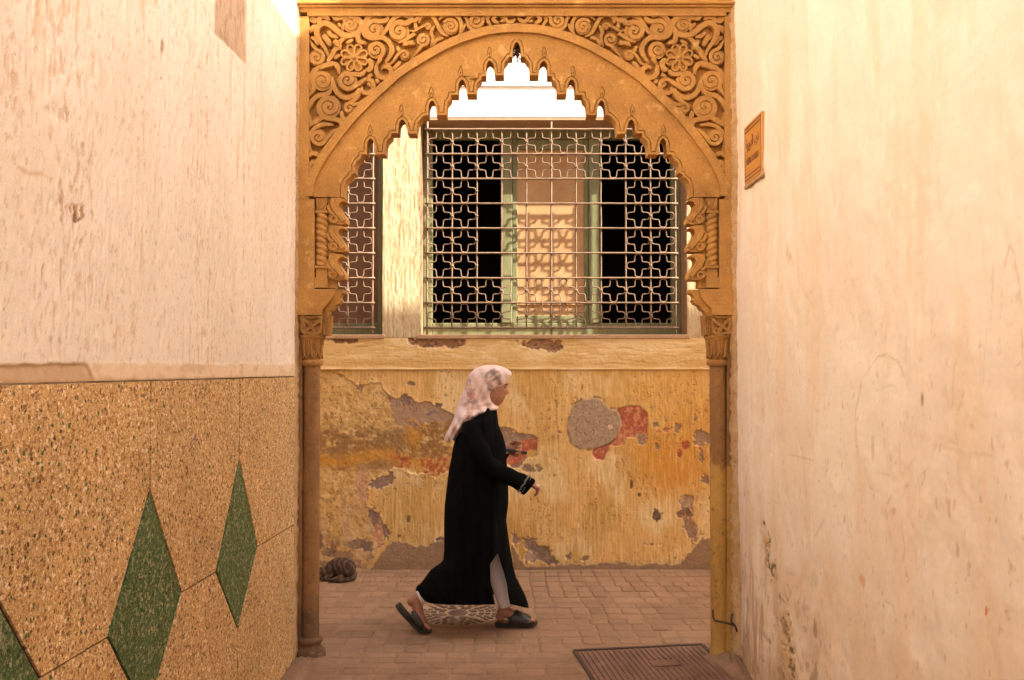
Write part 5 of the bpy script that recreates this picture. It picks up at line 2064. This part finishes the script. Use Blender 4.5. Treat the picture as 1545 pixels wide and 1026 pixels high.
def foot(pts, Y, toes, r):
    """pts: ankle, heel, mid, ball in tracing units; toes: tip and direction"""
    V = [Vector(at_Y(px, py, Y)) for px, py in pts]
    flesh.tube([V[0], V[0].lerp(V[1], .5), V[1]], [.034, .034, .026], 14)
    flesh.ball(V[1], (.030, .030, .028), 14, 9)
    flesh.tube([V[0].lerp(V[1], .4), V[2], V[3]], [(.034, .036), (.036, .030), (.040, .019)], 16)
    tip = Vector(at_Y(toes[0], toes[1], Y))
    d = tip - V[3]
    for k, (off, ln, rr) in enumerate(((-.027, 1.0, .0115), (-.010, .98, .0085), (.004, .92, .008), (.017, .84, .0078), (.029, .72, .0072))):
        a = V[3] + Vector((0, off, 0)) - d * .2
        flesh.tube([a, V[3] + d * ln * .6 + Vector((0, off, .002)), V[3] + d * ln + Vector((0, off, -.001))], [rr, rr, rr * .75], 9)


foot([q2(775, 745), q2(748, 815), q2(840, 812), q2(900, 828)], YF, q2(972, 834), 1)
foot([q2(218, 690), q2(178, 715), q2(222, 790), q2(252, 850)], YR, q2(296, 886), 1)


def hand(w, d, n, sidev, s=1.0, curl=.9, thumb=1):
    """w wrist, d along the palm, n out of the back of the hand, sidev to the thumb"""
    d, n, t = Vector(d).normalized(), Vector(n).normalized(), Vector(sidev).normalized()
    flesh.tube([w - d * .04, w, w + d * .03 * s, w + d * .075 * s], [(.024, .024), (.022, .022), (.036 * s, .017 * s), (.040 * s, .014 * s)][0:4] if abs(t.z) < .5 else [.024, .022, (.017 * s, .036 * s), (.014 * s, .040 * s)], 14)
    palm = w + d * .072 * s
    for k, (off, ln) in enumerate(((.028, .068), (.010, .075), (-.008, .070), (-.025, .056))):
        base = palm + t * off * s - d * .012 * s
        ang = 0.25
        p = base
        pts = [base - d * .02 * s, base]
        for seg, L in enumerate((.42, .32, .26)):
            ang += curl * (.8, 1.0, .7)[seg]
            dirv = d * math.cos(ang) - n * math.sin(ang)
            p = p + dirv * (ln * L * s)
            pts.append(p)
        flesh.tube(pts, [.0085 * s, .0092 * s, .0085 * s, .0078 * s, .0062 * s], 9)
    b0 = w + d * .022 * s + t * .024 * s
    flesh.tube([b0 - t * .012, b0, b0 + (d * .5 + t * .6 - n * .4) * .034 * s, b0 + (d * .9 + t * .5 - n * .75) * .058 * s], [.013 * s, .013 * s, .0105 * s, .008 * s], 10)


# far (left) arm: forearm comes round the front, fist round a phone
lw_ = W(*q1(812, 632), .02)
flesh.tube([W(728, 650, .15), W(735, 695, .16), W(752, 690, .09), lw_], [.042, .038, .032, .024], 12)
hand(lw_, (1, .02, -.22), (.05, .98, .12), (.22, -.12, .95), 1.12, .95)
# near (right) arm and hand
rw_ = W(*q1(965, 880), -.19)
flesh.tube([W(712, 648, -.15), W(736, 704, -.19), W(765, 720, -.19), rw_], [.042, .038, .032, .022], 12)
hand(rw_, (.88, .1, -.42), (.35, -.35, .85), (.2, .93, .2), .92, .75)

fo = flesh.build('body_source', M['skin'])
md = fo.modifiers.new('Remesh', 'REMESH')
md.mode = 'VOXEL'
md.voxel_size = 0.0038
md.use_smooth_shade = True
sm = fo.modifiers.new('Smooth', 'SMOOTH')
sm.factor = .5
sm.iterations = 2
bpy.context.view_layer.update()
bm_me = bpy.data.meshes.new_from_object(fo.evaluated_get(bpy.context.evaluated_depsgraph_get()))
bpy.data.objects.remove(fo)
bm_me.name = 'body'
if len(bm_me.materials) == 0:
    bm_me.materials.append(M['skin'])
link('body', bm_me, M['skin'], per, smooth=True)
# eye and brow on the visible side
b = MB()
ex = W(*q1(803, 209), -.031)
b.ball(ex, (.006, .005, .0045), 10, 7)
b.build('eye', mat_var('eye_dark', (0.02, 0.014, 0.01), (0.03, 0.02, 0.014), None, 40, 90, .3, .5, .05, .001), per, smooth=True)
b = MB()
b.tube([W(*q1(790, 192), -.045), W(*q1(804, 187), -.036), W(*q1(818, 190), -.022)], .0028, 6)
b.build('eyebrow', mat_var('brow_hair', (0.03, 0.02, 0.015), (0.05, 0.03, 0.02), None, 40, 90, .9, .1, .1, .001), per, smooth=True)

b = MB()
b.tube([W(*q1(783, 276), -.034), W(*q1(794, 274), -.022), W(*q1(802, 275.5), -.008)], .0022, 6)
b.build('lip', mat_var('lip', (0.20, 0.07, 0.05), (0.24, 0.08, 0.06), None, 40, 90, .5, .3, .1, .001), per, smooth=True)
# ---- robe
rob = [  # py, left, right, half depth
    (614, 724, 749, .055), (622, 718, 750, .10), (630, 712, 751, .155), (640, 706, 752, .190), (658, 690, 759, .205), (672, 684, 763, .205), (690, 681, 764, .205), (710, 677, 765, .20), (735, 674, 767, .20), (760, 671, 767, .205),
    (785, 670, 764, .21), (808, 670, 767, .215), (832, 670, 770.5, .22), (845, 668.5, 773, .225), (852, 663, 774, .225), (862, 648, 776, .23), (872, 641, 779, .23), (880, 635, 783, .235), (890, 629, 789, .24), (897, 628, 793, .24), (904, 627, 796, .24), (911, 627, 798, .24)]
slit = [(833, 752.0, 752.0), (852, 739, 757), (878, 740, 765), (911, 747.2, 770)]
hem = [(620, 890), (629, 892), (636, 901), (642, 908), (650, 910.5), (668, 912), (700, 913), (748, 912), (770, 912), (780, 913.5), (790, 916), (798, 917)]


def robe():
    b = MB()
    NA, NB, NC = 34, 22, 40           # near side left of slit, near side right of slit, far side
    pys = [614 + (911 - 614) * i / 90 for i in range(91)]
    idx = []
    verts = []
    for py in pys:
        xl_, xr_, hb = interp(rob, py)
        s0, s1 = interp(slit, max(py, 833)) if py >= 833 else (752.0, 752.0)
        if py < 833:
            s0 = s1 = xl_ + (xr_ - xl_) * .80
            tt = sstep(740, 833, np.array(py))
            s0 = s1 = float(s0 * (1 - tt) + 752.0 * tt)
        xc, rx = (xl_ + xr_) / 2, (xr_ - xl_) / 2
        row_ = []

        def pt(x, near):
            c = max(-1, min(1, (x - xc) / rx))
            yy = hb * max(0.0, 1 - abs(c) ** 2.3) ** .5
            yy = -yy if near else yy
            tf = float(sstep(640, 900, np.array(py)))
            fold = (.010 * math.sin(x * .33 + py * .012) + .004 * math.sin(x * .71 - py * .02 + 1) + .006 * math.sin(x * .15 + py * .06)) * (.45 + .55 * tf)
            yy += fold * (1 - abs(c) ** 4)
            pyy = py
            if py > 880:
                hy = float(np.interp(x, [h_[0] for h_ in hem], [h_[1] for h_ in hem]))
                pyy = 880 + (py - 880) * (hy - 880) / 31.0
            return W(x, pyy, yy)

        th = lambda a: math.cos(a)
        for k in range(NA + 1):
            c0 = math.pi
            c1 = math.acos(max(-1, min(1, (s0 - xc) / rx)))
            row_.append(pt(xc + rx * math.cos(c0 + (c1 - c0) * k / NA), True))
        for k in range(NB + 1):
            c0 = math.acos(max(-1, min(1, (s1 - xc) / rx)))
            row_.append(pt(xc + rx * math.cos(c0 * (1 - k / NB)), True))
        for k in range(1, NC):
            row_.append(pt(xc + rx * math.cos(math.pi * k / NC), False))
        verts.append(row_)
    n = len(verts[0])
    v = [p for r in verts for p in r]
    f = []
    for i in range(len(verts) - 1):
        for k in range(n):
            if k == NA and pys[i] >= 832:
                continue
            f.append((i * n + k, i * n + (k + 1) % n, (i + 1) * n + (k + 1) % n, (i + 1) * n + k))
    f.append(tuple(range(n))[::-1])
    b.add(v, f)
    # sleeves
    yS = -.19
    sl = [W(712, 640, -.12), W(716, 662, -.165), W(724, 685, yS), W(738, 703, yS), W(757, 714, yS), W(772, 721, yS), W(785, 727, yS), W(794, 732, yS), W(799, 736, yS)]
    sr = [(.06, .055), (.065, .075), (.06, .08), (.055, .062), (.05, .052), (.048, .046), (.05, .050), (.052, .056), (.054, .060)]
    P = smooth_line([tuple(p) for p in sl], 4)
    R = [tuple(np.array(sr[min(len(sr) - 1, int(i / 4))]) * (1 - (i / 4 - int(i / 4))) + np.array(sr[min(len(sr) - 1, int(i / 4) + 1)]) * (i / 4 - int(i / 4))) for i in range(len(P))]
    R = [(q[0] * (1 + .05 * math.sin(i * 1.1)), q[1] * (1 + .05 * math.sin(i * .9 + 1))) for i, q in enumerate(R)]
    b.tube(P, R, 24, cap=False)
    sl = [W(726, 640, .12), W(730, 670, .16), W(738, 690, .17), W(752, 691, .10), W(760, 681, .03)]
    b.tube(smooth_line([tuple(p) for p in sl], 4), [(.06 - .018 * i / 16, .065 - .02 * i / 16) for i in range(17)], 18, cap=False)
    o = b.build('robe', M['abaya'], per, smooth=True)
    s = o.modifiers.new('Solidify', 'SOLIDIFY')
    s.thickness = .004
    s.offset = -1
    return o


robe()
# cuff trim: two silver lines round the near cuff
b = MB()
for off in (0, 1):
    c = W(788.5 + off * 5, 729.3 + off * 2.6, -.19)
    ax = (W(799, 736, -.19) - W(785, 727, -.19)).normalized()
    up = Vector((0, 1, 0))
    a1 = ax.cross(up).normalized()
    for wav in ((0,) if off else (0, .006)):
        loop = []
        for k in range(33):
            t = 2 * math.pi * k / 32
            loop.append(c + ax * (wav + .002 * math.sin(t * 9)) + up * (.0535 * math.cos(t)) + a1 * (.0585 * math.sin(t)))
        b.tube([tuple(p) for p in loop], .0017, 5)
b.build('cuff_trim', M['trim'], per, smooth=True)
# pale inner cuff at the far wrist
b = MB()
b.tube([W(760, 680, .03), lw_ + Vector((.004, 0, .004))], [(.034, .034), (.031, .031)], 16, cap=False)
o = b.build('inner_cuff', M['trouser'], per, smooth=True)
o.modifiers.new('Solidify', 'SOLIDIFY').thickness = .003

# ---- trousers
b = MB()


def leg_cloth(pts, rad, wr=.02):
    P = smooth_line([tuple(p) for p in pts], 6)
    R = [float(np.interp(i / (len(P) - 1), np.linspace(0, 1, len(rad)), rad)) for i in range(len(P))]
    R = [r * (1 + wr * math.sin(i * 1.3) + wr * .6 * math.sin(i * 2.9)) for i, r in enumerate(R)]
    b.tube(P, R, 22, cap=False)


leg_cloth([W(722, 780, .05), W(742, 835, .05), W(754, 878, .055), Vector(at_Y(762.5, 912, YF))], [.10, .075, .062, .044], .025)
P0_, P1_ = Vector(at_Y(762.2, 904.5, YF)), Vector(at_Y(764, 914.5, YF))
b.tube([P0_, P0_.lerp(P1_, .25), P0_.lerp(P1_, .5), P0_.lerp(P1_, .75), P1_], [.043, .048, .043, .047, .043], 24, cap=False)
leg_cloth([W(712, 780, -.05), W(700, 845, -.03), W(672, 882, -.04), Vector(at_Y(632.5, 902.5, YR))], [.09, .06, .048, .044], .02)
o = b.build('trousers', M['trouser'], per, smooth=True)
s = o.modifiers.new('Solidify', 'SOLIDIFY')
s.thickness = .003
s.offset = -1


# ---- sandals
def sandal(sole_pts, Y, strap, ends):
    """sole_pts: upper line heel to toe in tracing units"""
    top = [Vector(at_Y(px, py, Y)) for px, py in smooth_line(sole_pts, 4)]
    n = len(top)
    b = MB()
    v = []
    L = []
    for i in range(n):
        t = i / (n - 1)
        w = float(np.interp(t, [0, .08, .3, .5, .75, .92, 1], [.012, .030, .033, .036, .045, .034, .010]))
        tn = (top[min(i + 1, n - 1)] - top[max(i - 1, 0)]).normalized()
        nrm = Vector((-tn.z, 0, tn.x))
        th = float(np.interp(t, [0, .3, .7, 1], [.027, .025, .019, .015]))
        p = top[i]
        v += [p + Vector((0, -w, 0)), p + Vector((0, w, 0)), p + Vector((0, w * .95, 0)) - nrm * th, p + Vector((0, -w * .95, 0)) - nrm * th]
    f = []
    for i in range(n - 1):
        for k in range(4):
            f.append((i * 4 + k, i * 4 + (k + 1) % 4, (i + 1) * 4 + (k + 1) % 4, (i + 1) * 4 + k))
    f += [(0, 1, 2, 3), tuple((n - 1) * 4 + k for k in (3, 2, 1, 0))]
    b.add(v, f)
    sd = b.build('sandal', M['sandal'], per)
    soften(sd, 50)
    # strap over the instep
    v = []
    f = []
    m = 15
    for (px, py, h_, w_) in strap:
        base = Vector(at_Y(px, py, Y))
        d = Vector(at_Y(ends[1][0], ends[1][1], Y)) - Vector(at_Y(ends[0][0], ends[0][1], Y))
        d.normalize()
        nrm = Vector((-d.z, 0, d.x))
        for k in range(m):
            a = math.pi * k / (m - 1)
            v.append(base + Vector((0, -w_ * math.cos(a), 0)) + nrm * (h_ * max(0, math.sin(a)) ** .7))
    ns = len(strap)
    for i in range(ns - 1):
        for k in range(m - 1):
            f.append((i * m + k, i * m + k + 1, (i + 1) * m + k + 1, (i + 1) * m + k))
    o = mesh('strap', v, f, M['sandal'], sd, smooth=True)
    so = o.modifiers.new('Solidify', 'SOLIDIFY')
    so.thickness = .004
    bpy.context.view_layer.update()
    # little studs on the strap
    bb = MB()
    for i in range(1, ns - 1):
        for k in (4, 6, 8):
            bb.ball(v[i * m + k] + (v[i * m + k] - Vector(at_Y(strap[i][0], strap[i][1], Y))).normalized() * .003, .004, 8, 5)
    bb.build('stud', M['phone'], sd, smooth=True)


sandal([q2(713, 846), q2(760, 847), q2(830, 846), q2(900, 850), q2(950, 850), q2(987, 842)], YF,
       [(*q2(800, 848), .040, .040), (*q2(825, 848), .062, .043), (*q2(855, 848), .068, .045), (*q2(885, 849), .055, .046), (*q2(915, 850), .043, .046), (*q2(945, 850), .030, .042)], (q2(760, 846), q2(940, 850)))
sandal([q2(95, 722), q2(125, 765), q2(170, 815), q2(215, 868), q2(255, 893), q2(306, 893)], YR,
       [(*q2(165, 800), .054, .041), (*q2(185, 826), .060, .044), (*q2(205, 848), .054, .046), (*q2(225, 868), .045, .046), (*q2(245, 882), .034, .043)], (q2(140, 775), q2(245, 885)))

# ---- headscarf
scf = [  # zoom y, left, right, half depth
    (50, 668, 735, .012), (56, 640, 765, .034), (66, 612, 795, .052), (80, 585, 822, .066), (100, 562, 846, .078), (118, 549, 850, .084), (135, 543, 842, .087), (155, 537, 832, .089), (180, 528, 815, .090), (200, 520, 799, .090), (215, 514, 782, .089), (230, 508, 766, .088), (250, 499, 744, .086),
    (280, 488, 734, .083), (300, 481, 738, .080), (320, 473, 746, .079), (340, 465, 754, .080), (352, 460, 758, .088), (366, 456, 750, .098), (380, 452, 712, .115), (400, 447, 655, .13), (420, 442, 612, .14), (460, 425, 556, .135), (500, 404, 512, .125), (540, 385, 478, .11), (570, 376, 458, .10), (586, 374, 450, .095)]


def scarf():
    NSg = 110
    rws = []
    zz = []
    zy = 50.0
    while zy <= 586:
        zz.append(zy)
        zy += 4.5
    Xa = np.zeros((len(zz), NSg + 1))
    Ya = np.zeros_like(Xa)
    Za = np.zeros_like(Xa)
    U_ = np.zeros_like(Xa)
    V_ = np.zeros_like(Xa)
    for i, zy in enumerate(zz):
        xl_, xr_, hb = interp(scf, zy)
        xc, rx = (xl_ + xr_) / 2, (xr_ - xl_) / 2
        for k in range(NSg + 1):
            a = 2 * math.pi * k / NSg
            x = xc + rx * math.cos(a)
            yy = hb * math.copysign(abs(math.sin(a)) ** .85, math.sin(a))
            dn = float(sstep(250, 420, np.array(zy)))
            fold = (.009 * math.sin((x - zy * .55) * .075) + .006 * math.sin((x + zy * .5) * .12 + 2)) * (.5 + dn * .9)
            fold += .006 * math.sin(zy * .10 + x * .04) * math.exp(-((zy - 335) / 40) ** 2)
            yy += fold * abs(math.sin(a)) * (1 if math.sin(a) > 0 else -1)
            zy2 = zy + (8 * math.sin(a * 3 + 1) * float(sstep(500, 586, np.array(zy))))
            p = W(*q1(x, zy2), yy)
            Xa[i, k], Ya[i, k], Za[i, k] = p
            U_[i, k], V_[i, k] = x, zy
    col = np.ones(Xa.shape + (3,)) * np.array([0.62, 0.475, 0.43])
    side = np.where(Ya < PY, 0, 300)
    n1 = fbm((U_ + side) / 30, V_ / 30, 3, 3)
    n2 = fbm((U_ + side) / 9, V_ / 9, 6, 3)
    # printed flowers: dark outlines, rosy insides
    for (cx, cy, rx, ry, rot) in ((712, 130, 52, 58, .5), (742, 125, 35, 50, -.3), (560, 260, 26, 42, .2), (548, 200, 20, 50, .1), (565, 350, 20, 40, -.1), (720, 215, 40, 36, .4), (735, 180, 40, 25, 0), (530, 420, 20, 24, 0)):
        d = blob(U_, V_, cx, cy, rx, ry, rot) + (n1 - .5) * 46
        inside = sstep(4, -6, d)
        pat = sstep(.40, .52, n1)
        c = (0.20, 0.155, 0.135) if cx > 650 else (0.52, 0.25, 0.19)
        col = mixc(col, (0.50, 0.36, 0.30), inside * .55)
        col = mixc(col, c, inside * pat * .75)
        edge = np.exp(-((d + 3) / 4.0) ** 2)
        col = mixc(col, (0.13, 0.10, 0.09), edge * .6 * sstep(.42, .55, fbm(U_ / 20, V_ / 20, 17)))
    col = mixc(col, (0.56, 0.23, 0.17), sstep(6, -8, blob(U_, V_, 735, 240, 34, 26) + (n1 - .5) * 30) * .75)
    col = mixc(col, (0.55, 0.25, 0.19), sstep(6, -8, blob(U_, V_, 575, 262, 22, 26) + (n1 - .5) * 30) * .6)
    o = grid_obj('headscarf', Xa[:, ::-1], Ya[:, ::-1], Za[:, ::-1], col[:, ::-1], M['scarf'], per)
    s = o.modifiers.new('Solidify', 'SOLIDIFY')
    s.thickness = .003
    s.offset = -1
    return o


scarf()

# ---- things held
pc = W(*q1(880, 658), .0) + Vector((0, -.002, 0))
b = MB()
dph = Vector((1, .05, -.16)).normalized()
nph = Vector((0, 1, 0)).cross(dph).normalized()
for t0, t1 in ((-.066, .066),):
    v = []
    for a in (t0, t1):
        for yy in (-.008, .008):
            for h_ in (-.010, .010):
                v.append(pc + dph * a + Vector((0, yy, 0)) + nph * h_)
    b.add(v, [(0, 1, 3, 2), (4, 6, 7, 5), (0, 4, 5, 1), (2, 3, 7, 6), (0, 2, 6, 4), (1, 5, 7, 3)])
po = b.build('mobile_phone', M['phone'], None, origin=pc)
tag(po, 'small black phone gripped in the far hand of the walking woman', 'phone')
md = po.modifiers.new('Bevel', 'BEVEL')
md.width = .004
md.segments = 2
b = MB()
b.tube([W(*q1(1008, 892), -.20), W(*q1(1046, 899), -.20)], .004, 8)
co_ = b.build('paper_stick', M['paper'], None, smooth=True, origin=W(*q1(1028, 895), -.20))
tag(co_, 'thin white stick held in the near hand of the walking woman', 'stick')

# ================================================================== CAT
CYD = 6.40
cb = at_Y(515, 871, CYD)
cat = empty('cat', (cb[0], CYD, 0), 'brown tabby cat sleeping curled up against the far wall', 'cat')


def K(px, py, dy=0.0):
    p = at_Y(px, py, CYD)
    return Vector((p[0], p[1] + dy, p[2]))


b = MB()
u = CYD / 1300
b.ball(K(514, 857, .01), (23 * u, 17 * u, 14.5 * u), 24, 14)
b.ball(K(522, 859, -.02), (16 * u, 14 * u, 13.5 * u), 24, 14, Matrix.Rotation(.5, 3, 'Y'))
b.ball(K(504, 859, .0), (14 * u, 14 * u, 13 * u), 20, 12)
b.ball(K(496, 861, -.02), (9 * u, 10 * u, 9.5 * u), 20, 12)
b.ball(K(486.5, 862, -.045), (8.0 * u, 8.0 * u, 7.8 * u), 20, 12)
b.ball(K(484.5, 867, -.075), (4.2 * u, 4.5 * u, 3.6 * u), 14, 9)
for ex, ey in ((483, 855), (490.5, 854.5)):
    b.tube([K(ex, ey + 3.5, -.045), K(ex + (.3 if ex > 486 else -.6), ey - 3.2, -.04)], [(3.2 * u, 1.8 * u), (.5 * u, .4 * u)], 9)
b.tube([tuple(p) for p in smooth_line([K(537, 864, -.02), K(536, 868, -.08), K(525, 869.5, -.115), K(512, 869.5, -.125), K(503, 869, -.11)], 5)], [3.4 * u] * 16 + [3.2 * u, 3.0 * u, 2.8 * u, 2.5 * u, 2.0 * u], 12)
b.tube([K(502, 866, -.05), K(494, 869.5, -.09), K(488, 870, -.10)], [4.2 * u, 3.6 * u, 3.2 * u], 12)
b.tube([K(520, 867, -.07), K(508, 870, -.105), K(500, 870.5, -.11)], [5 * u, 3.6 * u, 3.0 * u], 12)
co2 = b.build('cat_source', M['cat'])
md = co2.modifiers.new('Remesh', 'REMESH')
md.mode = 'VOXEL'
md.voxel_size = .0045
s = co2.modifiers.new('Smooth', 'SMOOTH')
s.iterations = 5
bpy.context.view_layer.update()
me = bpy.data.meshes.new_from_object(co2.evaluated_get(bpy.context.evaluated_depsgraph_get()))
bpy.data.objects.remove(co2)
# sit on the paving
zmin = min(v_.co.z for v_ in me.vertices)
me.transform(Matrix.Translation((0, 0, -zmin + .001)))
if len(me.materials) == 0:
    me.materials.append(M['cat'])
link('body', me, M['cat'], cat, smooth=True)
